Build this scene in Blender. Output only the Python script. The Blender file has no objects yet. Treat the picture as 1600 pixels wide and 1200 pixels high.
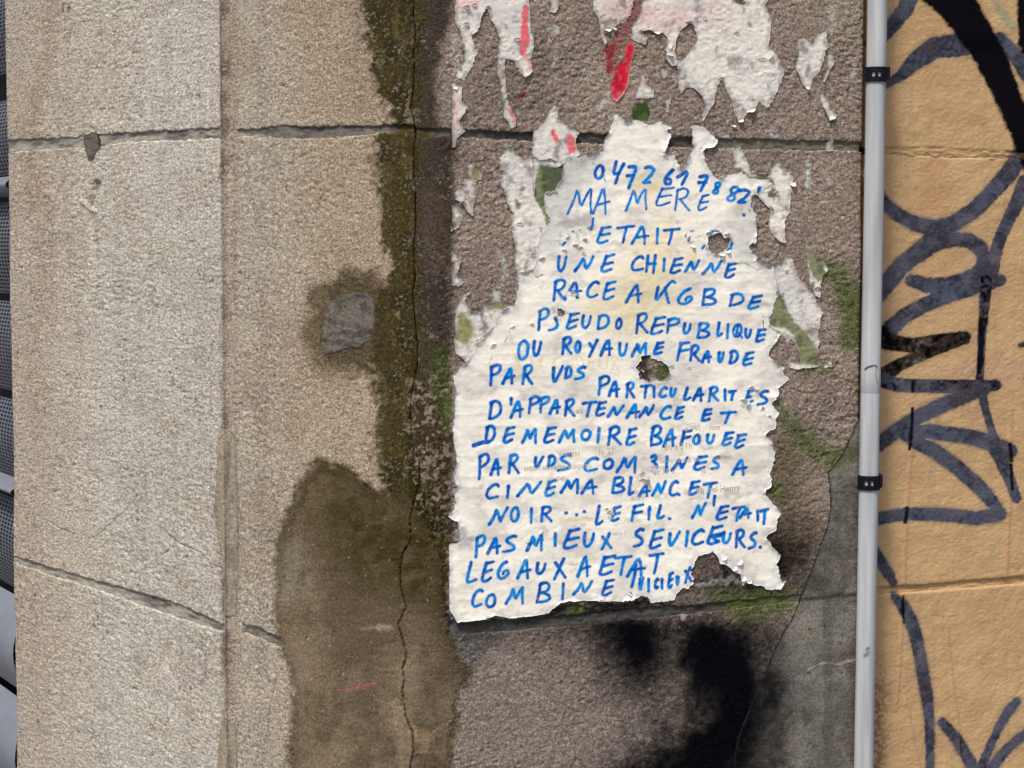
import bpy, math, random
import numpy as np
from math import radians
random.seed(7)
rng = np.random.default_rng(11)

# ------------------------------------------------------------------ camera, sky, sun, exposure
FPX = 3200.0                      # focal length in photograph pixels (1600 wide)
HOR = 380.0                       # horizon row of the photograph
EYE = 1.6
PITCH = math.atan((600 - HOR) / FPX)
sc = bpy.context.scene
cam_d = bpy.data.cameras.new('camera')
cam_d.sensor_width = 36.0
cam_d.lens = 36.0 * FPX / 1600.0
cam_d.clip_start = 0.05
cam_d.clip_end = 200.0
cam = bpy.data.objects.new('camera', cam_d)
sc.collection.objects.link(cam)
cam.location = (0, 0, EYE)
cam.rotation_euler = (math.pi / 2 - PITCH, 0, 0)
sc.camera = cam

SUN_P = np.array([-0.30, -0.62, 1.05]); SUN_P = SUN_P / np.linalg.norm(SUN_P)
sun_el = math.asin(SUN_P[2]); sun_az = math.atan2(SUN_P[0], SUN_P[1])
world = bpy.data.worlds.new('World')
sc.world = world
world.use_nodes = True
wn = world.node_tree
bg = wn.nodes['Background']
sky = wn.nodes.new('ShaderNodeTexSky')
sky.sky_type = 'NISHITA'
sky.sun_disc = False
sky.sun_elevation = sun_el
sky.sun_rotation = sun_az
sky.air_density = 1.0
sky.dust_density = 4.0
sky.ozone_density = 1.0
wn.links.new(sky.outputs[0], bg.inputs[0])
bg.inputs[1].default_value = 0.05
sun_d = bpy.data.lights.new('sun', 'SUN')
sun_d.energy = 1.5
sun_d.angle = radians(10)
sun_d.color = (1.0, 0.96, 0.91)
sun = bpy.data.objects.new('sun', sun_d)
sc.collection.objects.link(sun)
sun.rotation_euler = (math.pi / 2 - sun_el, 0, math.atan2(-SUN_P[0], SUN_P[1]) + math.pi)
from mathutils import Vector
sun.rotation_euler = Vector(tuple(SUN_P)).to_track_quat('Z', 'Y').to_euler()
sc.view_settings.view_transform = 'Standard'
sc.view_settings.look = 'None'
sc.view_settings.exposure = 1.24
sc.view_settings.gamma = 1.0
sc.view_settings.use_curve_mapping = False

# ------------------------------------------------------------------ helpers
PX = 0.0008                       # one photograph pixel on the wall, in metres
def lin(r, g, b):
    c = np.array([r, g, b], float) / 255.0
    return np.where(c <= 0.04045, c / 12.92, ((c + 0.055) / 1.055) ** 2.4)
def sstep(a, b, x):
    t = np.clip((x - a) / (b - a), 0, 1)
    return t * t * (3 - 2 * t)
_lat = {}
def vn(x, y, seed=0):
    """value noise, -1..1"""
    if seed not in _lat:
        _lat[seed] = np.random.default_rng(seed + 100).random((256, 256)) * 2 - 1
    L = _lat[seed]
    xi = np.floor(x).astype(int); yi = np.floor(y).astype(int)
    fx = x - xi; fy = y - yi
    fx = fx * fx * fx * (fx * (fx * 6 - 15) + 10); fy = fy * fy * fy * (fy * (fy * 6 - 15) + 10)
    x0 = xi & 255; x1 = (xi + 1) & 255; y0 = yi & 255; y1 = (yi + 1) & 255
    return ((L[x0, y0] * (1 - fx) + L[x1, y0] * fx) * (1 - fy) + (L[x0, y1] * (1 - fx) + L[x1, y1] * fx) * fy)
def fbm(x, y, seed, octv=4, gain=0.5):
    s = 0; a = 1; t = 0
    for i in range(octv):
        c, d = math.cos(0.7 * i + .3), math.sin(0.7 * i + .3)
        s = s + a * vn((x * c - y * d) * 2 ** i + 13.7 * i, (x * d + y * c) * 2 ** i + 7.1 * i, seed + i)
        t += a; a *= gain
    return s / t * 1.5
def seg_sdf(U, V, pts, rad, pad=30, inf=1e3):
    """signed distance to a stroke (negative inside); rad = number or one radius per point"""
    pts = np.asarray(pts, float)
    if np.isscalar(rad): rad = [rad] * len(pts)
    rm = max(rad) + pad
    out = np.full(U.shape, inf)
    m = (U > pts[:, 0].min() - rm) & (U < pts[:, 0].max() + rm) & (V > pts[:, 1].min() - rm) & (V < pts[:, 1].max() + rm)
    if not m.any(): return out
    u = U[m]; v = V[m]; best = np.full(u.shape, inf)
    if len(pts) == 1:
        best = np.hypot(u - pts[0, 0], v - pts[0, 1]) - rad[0]
    for i in range(len(pts) - 1):
        ax, ay = pts[i]; bx, by = pts[i + 1]
        dx, dy = bx - ax, by - ay
        t = np.clip(((u - ax) * dx + (v - ay) * dy) / (dx * dx + dy * dy + 1e-9), 0, 1)
        d = np.hypot(u - ax - t * dx, v - ay - t * dy) - (rad[i] * (1 - t) + rad[i + 1] * t)
        best = np.minimum(best, d)
    out[m] = best
    return out
def poly_sdf(U, V, pts, pad=60, inf=1e3):
    pts = np.asarray(pts, float)
    out = np.full(U.shape, inf)
    m = (U > pts[:, 0].min() - pad) & (U < pts[:, 0].max() + pad) & (V > pts[:, 1].min() - pad) & (V < pts[:, 1].max() + pad)
    if not m.any(): return out
    u = U[m]; v = V[m]; best = np.full(u.shape, inf); ins = np.zeros(u.shape, bool)
    n = len(pts)
    for i in range(n):
        ax, ay = pts[i]; bx, by = pts[(i + 1) % n]
        dx, dy = bx - ax, by - ay
        t = np.clip(((u - ax) * dx + (v - ay) * dy) / (dx * dx + dy * dy + 1e-9), 0, 1)
        best = np.minimum(best, np.hypot(u - ax - t * dx, v - ay - t * dy))
        if ay != by:
            c = ((ay > v) != (by > v)) & (u < dx * (v - ay) / dy + ax)
            ins ^= c
    out[m] = np.where(ins, -best, best)
    return out
def mixc(C, col, m):
    return C * (1 - m[..., None]) + np.asarray(col) * m[..., None]

# ------------------------------------------------------------------ the plan of the wall: (column at horizon height, depth)
PLAN = [(-60, 3.30), (13, 3.10), (60, 3.00), (160, 2.86), (250, 2.712), (338, 2.575), (345, 2.566), (350, 2.569), (357, 2.570),
        (365, 2.566), (371, 2.560), (400, 2.548), (500, 2.508), (590, 2.474), (625, 2.464), (650, 2.460), (680, 2.462), (720, 2.470),
        (850, 2.508), (1100, 2.583), (1345, 2.660), (1380, 2.690), (1600, 2.79), (1760, 2.87), (2700, 3.42)]
_ph = np.array([p[0] for p in PLAN], float); _pd = np.array([p[1] for p in PLAN])
_hh = np.arange(-60, 2701, 1.0); _dd = np.interp(_hh, _ph, _pd)
_k = np.ones(15) / 15; _ds = np.convolve(np.pad(_dd, 7, 'edge'), _k, 'valid')
_ds = np.where((_hh > 336) & (_hh < 376), np.convolve(np.pad(_dd, 1, 'edge'), np.ones(3) / 3, 'valid'), _ds)
_XX = _ds * (_hh - 800) / FPX * math.cos(PITCH)
_az = _XX / _ds
_tx = np.gradient(_XX); _ty = np.gradient(_ds); _l = np.hypot(_tx, _ty)
_tx = _tx / _l; _ty = _ty / _l
_tx = np.convolve(np.pad(_tx, 4, 'edge'), np.ones(9) / 9, 'valid'); _ty = np.convolve(np.pad(_ty, 4, 'edge'), np.ones(9) / 9, 'valid')
CP, SP = math.cos(PITCH), math.sin(PITCH)
def px_to_hz(u, v):
    """photograph pixel -> place on the wall (h = plan coordinate, z = height)"""
    a = (np.asarray(u, float) - 800) / FPX; b = (600 - np.asarray(v, float)) / FPX
    yy = CP + SP * b; zz = -SP + CP * b
    h = np.interp(a / yy, _az, _hh)
    Y = np.interp(h, _hh, _ds)
    return h, EYE + Y / yy * zz
def hz_to_px(h, z):
    X = np.interp(h, _hh, _XX); Y = np.interp(h, _hh, _ds); Z = np.asarray(z) - EYE
    d = Y * CP - Z * SP; up = Y * SP + Z * CP
    return 800 + FPX * X / d, 600 - FPX * up / d
def place(h, z, off):
    X = np.interp(h, _hh, _XX); Y = np.interp(h, _hh, _ds)
    tx = np.interp(h, _hh, _tx); ty = np.interp(h, _hh, _ty)
    return np.stack([X + ty * off, Y - tx * off, z + 0 * X], -1)

# ------------------------------------------------------------------ objects
def finish(o, parent=None, label=None, cat=None, group=None, kind=None):
    sc.collection.objects.link(o)
    if parent is not None: o.parent = parent
    if label: o['label'] = label
    if cat: o['category'] = cat
    if group: o['group'] = group
    if kind: o['kind'] = kind
    return o
def np_mesh(name, V, F, mat, attrs=None, smooth=True):
    me = bpy.data.meshes.new(name)
    V = np.asarray(V, np.float32).reshape(-1, 3); F = np.asarray(F, np.int32)
    me.vertices.add(len(V)); me.vertices.foreach_set('co', V.ravel())
    k = F.shape[1]
    me.loops.add(F.size); me.loops.foreach_set('vertex_index', F.ravel())
    me.polygons.add(len(F))
    me.polygons.foreach_set('loop_start', np.arange(0, F.size, k, dtype=np.int32))
    me.polygons.foreach_set('use_smooth', np.full(len(F), smooth))
    me.update(calc_edges=True)
    for n, a in (attrs or {}).items():
        a = np.asarray(a, np.float32)
        if a.ndim == 2 and a.shape[1] == 4:
            at = me.attributes.new(n, 'FLOAT_COLOR', 'POINT'); at.data.foreach_set('color', a.ravel())
        elif a.ndim == 2:
            at = me.attributes.new(n, 'FLOAT_VECTOR', 'POINT'); at.data.foreach_set('vector', a.ravel())
        else:
            at = me.attributes.new(n, 'FLOAT', 'POINT'); at.data.foreach_set('value', a.ravel())
    me.materials.append(mat)
    return bpy.data.objects.new(name, me)
def empty(name, loc, label, cat, group=None):
    o = bpy.data.objects.new(name, None)
    o.location = loc; o.empty_display_size = 0.1
    finish(o, None, label, cat, group)
    bpy.context.view_layer.update()
    return o
def adopt(o, parent):
    """keep the child's place in the world under an offset parent"""
    o.parent = parent
    o.matrix_parent_inverse = parent.matrix_world.inverted()
    return o
def rgba(C):
    C = np.clip(C, 0, 1)
    return np.concatenate([C, np.ones(C.shape[:-1] + (1,))], -1).reshape(-1, 4)

# ------------------------------------------------------------------ materials
def surface_mat(name, rough=0.9, grain=((2.2, 0.25), (5.0, 0.25)), bump=((1.8, 0.25),), spec=0.25, dark=None, sheen=0.0):
    """pigment comes from the surface's own colour attribute; grain and fine relief are procedural noise in wall coordinates"""
    m = bpy.data.materials.new(name); m.use_nodes = True
    nt = m.node_tree; N = nt.nodes; L = nt.links
    b = N['Principled BSDF']
    b.inputs['Roughness'].default_value = rough
    b.inputs['Specular IOR Level'].default_value = spec
    ca = N.new('ShaderNodeAttribute'); ca.attribute_name = 'pigment'
    ch = N.new('ShaderNodeAttribute'); ch.attribute_name = 'chart'
    gr = N.new('ShaderNodeAttribute'); gr.attribute_name = 'grain'
    cur = ca.outputs['Color']
    for i, (size, amt) in enumerate(grain):
        t = N.new('ShaderNodeTexNoise'); t.inputs['Scale'].default_value = 1.0 / size
        t.inputs['Detail'].default_value = 2.0; t.inputs['Roughness'].default_value = 0.6
        L.new(ch.outputs['Vector'], t.inputs['Vector'])
        r = N.new('ShaderNodeMapRange'); r.clamp = False
        r.inputs[1].default_value = 0.28; r.inputs[2].default_value = 0.72
        r.inputs[3].default_value = -amt; r.inputs[4].default_value = amt
        L.new(t.outputs['Fac'], r.inputs[0])
        mu = N.new('ShaderNodeMath'); mu.operation = 'MULTIPLY'
        L.new(r.outputs[0], mu.inputs[0]); L.new(gr.outputs['Fac'], mu.inputs[1])
        ad = N.new('ShaderNodeMath'); ad.operation = 'ADD'; ad.inputs[1].default_value = 1.0
        L.new(mu.outputs[0], ad.inputs[0])
        vm = N.new('ShaderNodeVectorMath'); vm.operation = 'SCALE'
        L.new(cur, vm.inputs[0]); L.new(ad.outputs[0], vm.inputs['Scale'])
        cur = vm.outputs[0]
    L.new(cur, b.inputs['Base Color'])
    last = None
    for size, dist in bump:
        t = N.new('ShaderNodeTexNoise'); t.inputs['Scale'].default_value = 1.0 / size
        t.inputs['Detail'].default_value = 3.0
        L.new(ch.outputs['Vector'], t.inputs['Vector'])
        bp = N.new('ShaderNodeBump'); bp.inputs['Distance'].default_value = dist * 0.001; bp.inputs['Strength'].default_value = 1.0
        L.new(t.outputs['Fac'], bp.inputs['Height'])
        if last is not None: L.new(last, bp.inputs['Normal'])
        last = bp.outputs['Normal']
    if last is not None: L.new(last, b.inputs['Normal'])
    return m
def plain_mat(name, col, rough=0.6, metal=0.0, nscale=30, namt=0.15, bump=0.0, spec=0.4):
    m = bpy.data.materials.new(name); m.use_nodes = True
    nt = m.node_tree; N = nt.nodes; L = nt.links; b = N['Principled BSDF']
    tc = N.new('ShaderNodeTexCoord')
    t = N.new('ShaderNodeTexNoise'); t.inputs['Scale'].default_value = nscale; t.inputs['Detail'].default_value = 5
    L.new(tc.outputs['Object'], t.inputs['Vector'])
    r = N.new('ShaderNodeValToRGB')
    c = np.array(col)
    r.color_ramp.elements[0].position = 0.3; r.color_ramp.elements[1].position = 0.7
    r.color_ramp.elements[0].color = (*np.clip(c * (1 - namt), 0, 1), 1)
    r.color_ramp.elements[1].color = (*np.clip(c * (1 + namt), 0, 1), 1)
    L.new(t.outputs['Fac'], r.inputs[0]); L.new(r.outputs[0], b.inputs['Base Color'])
    b.inputs['Roughness'].default_value = rough; b.inputs['Metallic'].default_value = metal
    b.inputs['Specular IOR Level'].default_value = spec
    if bump:
        bp = N.new('ShaderNodeBump'); bp.inputs['Distance'].default_value = bump
        L.new(t.outputs['Fac'], bp.inputs['Height']); L.new(bp.outputs[0], b.inputs['Normal'])
    return m
M_stone = surface_mat('rough_stone', 0.92, ((1.6, 0.42), (3.4, 0.55)), ((1.6, 1.0),), 0.03)
M_plaster = surface_mat('old_plaster', 0.85, ((1.6, 0.34), (4.0, 0.34)), ((1.5, 0.5), (5, 0.6)), 0.04)
M_mortar = surface_mat('grey_mortar', 0.9, ((1.6, 0.25), (6.0, 0.25)), ((2.0, 0.4),), 0.04)
M_paint = surface_mat('masonry_paint', 0.8, ((1.8, 0.09), (4.5, 0.08)), ((2.2, 0.34),), 0.06)
M_paper = surface_mat('weathered_paper', 0.85, ((2.4, 0.035), (9.0, 0.05)), ((2.2, 0.10), (8, 0.12)), 0.05)
M_oldpaper = surface_mat('soaked_old_paper', 0.88, ((2.0, 0.10), (7.0, 0.12)), ((2.0, 0.18), (6, 0.2)), 0.05)
M_core = plain_mat('masonry_core', (0.12, 0.11, 0.10), 0.95)

# ------------------------------------------------------------------ outline of the pasted poster (needed by the paste stain round it)
POSTER = [(960,180),(970,185),(975,191),(997,189),(1017,194),(1030,187),(1040,197),(1047,207),(1044,222),(1036,237),(1036,247),(1050,242),(1055,252),(1062,265),(1072,255),(1077,240),(1081,230),(1079,220),
 (1079,197),(1097,196),(1105,202),(1112,212),(1120,220),(1115,230),(1100,232),(1096,236),(1100,250),(1107,262),(1115,277),(1120,281),(1127,280),(1140,271),(1147,269),(1158,268),(1165,273),(1173,282),(1182,279),
 (1196,280),(1207,286),(1202,290),(1189,297),(1181,303),(1175,306),(1173,312),(1171,319),(1174,328),(1180,335),(1179,346),(1181,361),(1180,377),(1171,383),(1173,392),(1177,401),(1184,408),(1192,413),
 (1206,416),(1208,430),(1212,445),(1214,455),(1210,472),(1205,485),(1201,494),(1202,511),(1214,516),(1219,519),(1214,530),(1206,541),(1202,545),(1199,554),(1204,560),(1213,569),(1223,572),(1223,584),
 (1232,590),(1226,598),(1216,605),(1216,617),(1210,624),(1203,630),(1210,635),(1214,644),(1211,657),(1210,670),(1200,674),(1195,679),(1202,690),(1209,705),(1209,720),(1204,733),(1202,754),(1204,760),
 (1194,765),(1195,774),(1205,784),(1218,800),(1214,814),(1212,828),(1204,833),(1195,840),(1210,858),(1218,868),(1214,882),(1214,896),(1220,904),(1226,908),(1220,919),(1198,923),(1190,914),(1178,914),
 (1168,908),(1160,916),(1158,904),(1154,896),(1146,894),(1142,890),(1136,884),(1122,878),(1118,868),(1112,862),(1090,868),(1084,878),(1078,890),(1078,908),(1074,918),(1062,920),(1054,928),(1052,937),
 (1016,941),(1010,932),(1000,931),(986,938),(950,940),(931,938),(891,938),(874,943),(863,951),(856,958),(826,963),(795,966),(782,963),(772,961),(760,967),(714,973),(709,964),(702,953),(701,902),(701,850),
 (714,848),(718,836),(714,825),(714,815),(700,810),(700,803),(709,794),(710,785),(707,772),(712,760),(709,740),(714,710),(710,700),(706,682),(710,652),(712,637),(710,605),(709,587),(722,570),(742,550),
 (748,535),(755,525),(765,515),(775,503),(777,494),(787,484),(796,479),(805,474),(808,460),(809,440),(812,426),(832,421),(840,406),(838,400),(840,380),(846,366),(853,356),(859,347),(853,327),(849,314),
 (849,303),(867,303),(871,297),(870,287),(877,281),(879,263),(881,245),(900,244),(925,244),(941,235),(944,220),(955,197)]
HOLES = [[(1105,371),(1113,368),(1116,364),(1124,363),(1129,372),(1140,371),(1138,380),(1133,388),(1126,393),(1118,398),(1111,394),(1105,387),(1104,377)],
 [(1001,557),(1014,555),(1017,562),(1031,564),(1040,570),(1044,579),(1042,589),(1032,593),(1021,591),(1016,594),(999,592),(998,585),(1002,579),(993,574),(995,568),(1002,564)],
 [(871,482),(878,485),(884,488),(877,492),(870,493)]]
_ru = np.arange(660, 1270, 2.0); _rv = np.arange(140, 1010, 2.0)
_RS = poly_sdf(*np.meshgrid(_ru, _rv), POSTER, 1e4)
def poster_sdf(u, v):
    x = np.clip((u - _ru[0]) / 2, 0, len(_ru) - 1.01); y = np.clip((v - _rv[0]) / 2, 0, len(_rv) - 1.01)
    i = x.astype(int); j = y.astype(int); x = x - i; y = y - j
    return (_RS[j, i] * (1 - x) + _RS[j, i + 1] * x) * (1 - y) + (_RS[j + 1, i] * (1 - x) + _RS[j + 1, i + 1] * x) * y
# ------------------------------------------------------------------ relief and colour of the stone (u, v = photograph chart of the wall)
CRACK = [(644,-900),(650,-300),(647,-45),(647,0),(646,30),(650,50),(646,82),(645,92),(647,107),(646,140),(641,170),(646,190),(651,205),(646,232),(646,265),(650,300),
    (649,317),(650,350),(646,387),(649,435),(645,455),(647,487),(652,537),(652,570),(645,600),(641,630),(642,675),(644,700),(655,720),(657,750),
    (646,787),(641,812),(642,845),(629,865),(625,890),(626,915),(634,950),(622,975),(632,1010),(635,1027),(629,1045),(632,1060),(629,1080),
    (634,1120),(645,1145),(646,1175),(641,1200),(640,1260),(634,1500),(642,2100)]
THIN_CRACKS = [[(214,772),(205,785),(190,802),(178,812),(165,825),(150,838),(138,841)], [(243,810),(248,822),(262,835),(280,850),(300,858),(312,863),(325,880),(345,889)],
    [(76,815),(95,826),(120,835)], [(453,1030),(445,1040),(432,1055),(427,1075),(422,1100),(419,1130),(415,1160)], [(270,855),(250,868),(238,878)],
    [(555,430),(572,430),(580,424),(598,415)], [(690,-10),(690,18),(696,38),(698,50)], [(1230,60),(1226,58)]]
RPATCH_EDGE = [(1352,650),(1338,662),(1325,690),(1312,715),(1293,738),(1295,760),(1297,790),(1292,825),(1280,858),(1268,890),(1258,915),(1250,938),
    (1240,962),(1222,995),(1204,1030),(1190,1062),(1180,1080),(1168,1110),(1152,1150),(1146,1185),(1147,1215),(1150,1270)]
LPATCH = [(500,716),(522,728),(546,734),(560,744),(575,760),(590,768),(602,762),(640,770),(655,800),(672,830),(690,880),(694,940),(698,975),(704,1000),(712,1030),
    (735,1048),(728,1068),(712,1080),(711,1120),(705,1150),(702,1200),(694,1290),(680,1380),(640,1440),(570,1470),(500,1430),(470,1360),(454,1280),(458,1200),(455,1170),(461,1110),(458,1060),(448,1030),(436,1005),(431,960),
    (430,890),(434,845),(446,812),(462,775),(480,745)]
def relief(h, z, u, v):
    """stone relief in metres (rough-dressed grain)"""
    q = h; w = z / PX
    wx = 2.2 * vn(q / 7, w / 7, 31); wy = 2.2 * vn(q / 7 + 9, w / 7 + 4, 32)
    n1 = vn((q + wx) / 8.0, (w + wy) / 5.6, 1)
    n2 = vn((q + wx) / 4.4 + 0.35 * w / 4.4, (w + wy) / 3.2, 2)
    n3 = vn(q / 2.3, w / 2.2, 3)
    n = 0.55 * n1 + 0.62 * n2 + 0.26 * n3
    n = np.where(n > 0, n * 0.9, n * 1.15)
    amp = 0.00118 * (0.80 + 0.35 * vn(q / 60, w / 60, 5)) * np.where(u > 655, 1.1 - 0.35 * sstep(975, 995, v), 0.70) * (1 - 0.30 * sstep(150, 30, u))
    pits = vn(q / 5.5, w / 7.0, 8)
    return n * amp - 0.0016 * sstep(0.80, 0.93, pits) * sstep(0.25, 0.55, vn(q / 30, w / 30, 9))
def swell(h, z):
    return 0.0022 * fbm(h / 190, z / PX / 190, 40, 3)
def smooth_mask(u, v):
    """1 where mortar has been smeared flat over the stone"""
    n = 5 * vn(u / 9, v / 9, 51)
    m = sstep(4, -4, poly_sdf(u, v, [(585,-60),(600,100),(622,195),(632,330),(640,450),(600,430),(585,600),(592,740),(640,800),(700,800),(672,690),(668,560),(700,430),(706,220),(680,-60)]) + n) * 0.55
    m = np.maximum(m, 0.9 * sstep(6, -6, np.abs(u - 664 - 3 * vn(v / 40, v * 0, 52)) - 16) * sstep(620, 540, v))
    return m
# density of the black spray cloud: rows of heights, columns every 50 px from 700
_SY = np.array([790, 820, 850, 880, 910, 940, 960, 985, 1010, 1035, 1060, 1090, 1120, 1150, 1180, 1210, 1260, 1320, 1380], float)
_SG = np.array([[0]*14,
 [0,0,0,0,0,0,0,0,0,0,.3,.25,.08,0], [0,0,0,0,0,0,0,0,0,0,.75,.4,.08,0], [0,0,0,0,0,0,0,0,.4,.5,.9,.5,.05,0], [0,0,0,0,0,0,0,.2,.45,.6,.75,.35,.05,0],
 [.3,.3,.3,.5,.6,.7,.6,.25,.15,.3,.35,.1,0,0], [.6,.6,.5,.5,.6,.6,.5,.35,.4,.25,.2,0,0,0], [.3,.3,.25,.3,.45,.7,.9,.6,.95,.8,.4,.1,0,0],
 [.1,.05,.05,.1,.3,.65,.96,.55,1,.9,.5,.08,0,0], [.05,0,0,.05,.15,.5,.85,.5,.97,.97,.5,.08,0,0], [0,0,0,.02,.08,.3,.62,.45,.9,1,.6,.08,0,0],
 [0,0,0,0,.03,.12,.3,.38,.8,1,.65,.15,0,0], [0,0,0,0,.02,.06,.15,.35,.78,1,.6,.18,0,0], [0,0,0,0,.02,.05,.2,.55,.95,.95,.55,.12,0,0],
 [0,0,0,0,.05,.15,.45,.85,1,.85,.5,.1,0,0], [0,0,0,.02,.1,.3,.7,.95,.95,.8,.4,.1,0,0], [0,0,0,.05,.3,.6,.9,.9,.8,.6,.2,0,0,0], [0,0,0,.05,.2,.4,.5,.4,.3,.1,0,0,0,0], [0]*14], float)
def spray_over(C, u, v, n_md, n_hi):
    # black: spray cloud, plus spots in the poster's hole and at its bottom edge
    blk = np.zeros(u.shape)
    for pts, r, s, k in [([(1003,562),(1008,590)], 9, 4, .75), ([(1040,575)], 5, 4, .5), ([(860,952),(870,950)], 12, 8, .5)]:
        blk = np.maximum(blk, k * sstep(s, -s, seg_sdf(u, v, pts, r, 40) + 5 * n_hi))
    x = np.clip((u + 9 * n_md - 700) / 50.0, 0, 12.999); x0 = x.astype(int); fx = sstep(0, 1, x - x0)
    y = np.interp(v + 6 * n_md, _SY, np.arange(len(_SY))); y = np.clip(y, 0, len(_SY) - 1.001); y0 = y.astype(int); fy = sstep(0, 1, y - y0)
    g = (_SG[y0, x0] * (1 - fx) + _SG[y0, x0 + 1] * fx) * (1 - fy) + (_SG[y0 + 1, x0] * (1 - fx) + _SG[y0 + 1, x0 + 1] * fx) * fy
    g = g * ((u > 690) & (u < 1352)) * sstep(690, 706, u)
    g = np.clip(g + 0.55 * g * (1 - g) * (n_hi + 0.8 * n_md), 0, 1)
    blk = 1 - (1 - blk) * (1 - np.clip(g, 0, 0.955)) ** 2.1
    C = mixc(C, lin(4, 5, 12), np.clip(blk, 0, 0.995))
    # spray: green
    grn = np.zeros(u.shape)
    for pts, r, s, k in [([(1290,418),(1312,432),(1330,462),(1338,500),(1332,528)], [8,18,22,24,18], 14, 0.95), ([(1212,632),(1236,662),(1268,700),(1300,718),(1318,708)], [9,13,15,16,8], 12, 0.92),
                         ([(1120,930),(1170,946),(1222,938)], [10,22,22], 16, 0.85), ([(904,950),(905,962)], 9, 3, 0.95), ([(690,560),(692,600),(700,640),(698,660)], [12,17,15,8], 12, 0.8),
                         ([(1212,765),(1220,772)], 9, 9, 0.85), ([(1036,580)], 12, 5, 0.9), ([(1260,580),(1300,578)], 5, 8, 0.7), ([(1285,700),(1240,700)], 22, 22, 0.35), ([(888,968),(880,974)], 5, 4, .6)]:
        grn = np.maximum(grn, k * sstep(s + 5, -s, seg_sdf(u, v, pts, r, 70) + 5 * n_md + 5 * n_hi))
    G = mixc(np.zeros(C.shape) + lin(74, 88, 38), lin(104, 112, 70), sstep(0, 0.7, n_hi))
    grn = grn * 0.86
    C = C * (1 - grn[..., None]) + G * grn[..., None]
    return C
def stone_col(h, z, u, v):
    w = z / PX
    n_lo = fbm(h / 120, w / 120, 60, 4); n_md = fbm(h / 30, w / 30, 64, 4); n_hi = fbm(h / 7, w / 7, 68, 3)
    C = np.zeros(u.shape + (3,)) + lin(184, 179, 168)
    C = mixc(C, lin(180, 169, 152), sstep(-0.3, 0.6, n_lo + 0.3 * n_md) * 0.75)
    C = mixc(C, lin(164, 147, 130), sstep(170, 40, u + 40 * n_lo) * 0.6)
    C = mixc(C, lin(158, 134, 116), sstep(26, 6, np.abs(u - 74 + 20 * n_lo + (v - 100) * 0.03)) * 0.5 * sstep(900, 100, v))
    C = mixc(C, lin(198, 194, 188), sstep(0.1, 0.7, n_lo) * 0.5 * sstep(150, 240, u) * sstep(350, 330, u))
    C = mixc(C, lin(120, 122, 130), sstep(0.62, 0.95, n_md) * 0.35)
    C = mixc(C, lin(112, 106, 100), sstep(0.3, 0.9, fbm(h / 3.5, w / 16, 611, 3)) * sstep(0.0, 0.7, n_md + n_lo) * 0.30)
    stv = fbm(h / 9, w / 300, 601, 4)
    C = mixc(C, lin(160, 150, 138), sstep(0.15, 0.9, stv) * 0.35)
    # middle face: warmer and browner to the right
    B = mixc(np.zeros(C.shape) + lin(164, 154, 139), lin(160, 143, 122), sstep(400, 520, u + 30 * n_lo))
    B = mixc(B, lin(146, 130, 114), sstep(0.1, 0.9, n_lo + 0.4 * n_md) * 0.5)
    C = mixc(C, B, sstep(358, 372, u))
    C = mixc(C, lin(132, 116, 100), sstep(60, 0, np.abs(u - 560 + 30 * n_md)) * sstep(260, 60, v + 60 * n_md) * 0.5 * sstep(380, 400, u))
    C = mixc(C, lin(128, 116, 104), sstep(16, 0, np.abs(u - 408 + 10 * n_md)) * 0.35 * sstep(-0.3, 0.5, n_lo + 0.5))
    # groove
    C = mixc(C, lin(148, 132, 116), sstep(17, 8, np.abs(u - 357 + 2 * n_md)) * (0.75 + 0.2 * n_md))
    C = mixc(C, lin(94, 82, 76), sstep(11, 1, np.abs(u - 351 + 3.5 * n_hi)) * sstep(-0.5, 0.4, n_md) * 0.65)
    # right face: brown-grey
    R = mixc(np.zeros(C.shape) + lin(146, 130, 118), lin(164, 148, 134), sstep(-0.2, 0.7, n_lo + 0.3 * n_md) * 0.6)
    R = mixc(R, lin(118, 104, 96), sstep(0.1, 0.9, -n_lo + 0.5 * n_md) * 0.45)
    R = mixc(R, lin(150, 138, 120), sstep(640, 500, v) * sstep(1240, 1340, u) * sstep(90, 30, v) * 0.7)
    C = mixc(C, R, sstep(652, 690, u))
    C = mixc(C, lin(138, 128, 119), sstep(965, 1000, v) * sstep(690, 720, u) * 0.6)
    C = mixc(C, lin(82, 84, 84), sstep(14, -8, poly_sdf(u, v, [(704,985),(800,985),(780,1010),(740,1042),(712,1020)]) + 8 * n_md) * 0.65)
    # pitted dark specks
    C = mixc(C, lin(60, 56, 62), sstep(0.74, 0.88, vn(h / 4.0, w / 5.0, 71)) * sstep(0.3, 0.6, vn(h / 26, w / 26, 72)) * 0.75)
    pep = sstep(0.34, 0.68, vn(h / 2.7 + 0.5 * vn(h / 9, w / 9, 620), w / 2.2, 621)) * (0.55 + 0.45 * n_md)
    C = mixc(C, lin(92, 84, 78), np.clip(pep, 0, 1) * np.where(u < 350, 0.32, 0.48))
    C = mixc(C, lin(214, 206, 190), sstep(0.5, 0.8, vn(h / 2.4, w / 2.0, 622)) * 0.35)
    # dirty strip beside the corner
    e = 6 * n_md + 4 * n_hi
    strip = poly_sdf(u, v, [(640,-900),(706,-900),(700,40),(676,110),(678,200),(712,215),(712,300),(704,420),(704,520),(704,700),(704,960),(640,960)])
    C = mixc(C, lin(56, 49, 40), sstep(11, -12, strip - 4 + e) * 0.93)
    C = mixc(C, lin(60, 50, 34), sstep(9, -9, poly_sdf(u, v, [(640,600),(690,600),(706,700),(706,860),(704,960),(640,960)]) + e) * 0.8)
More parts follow.
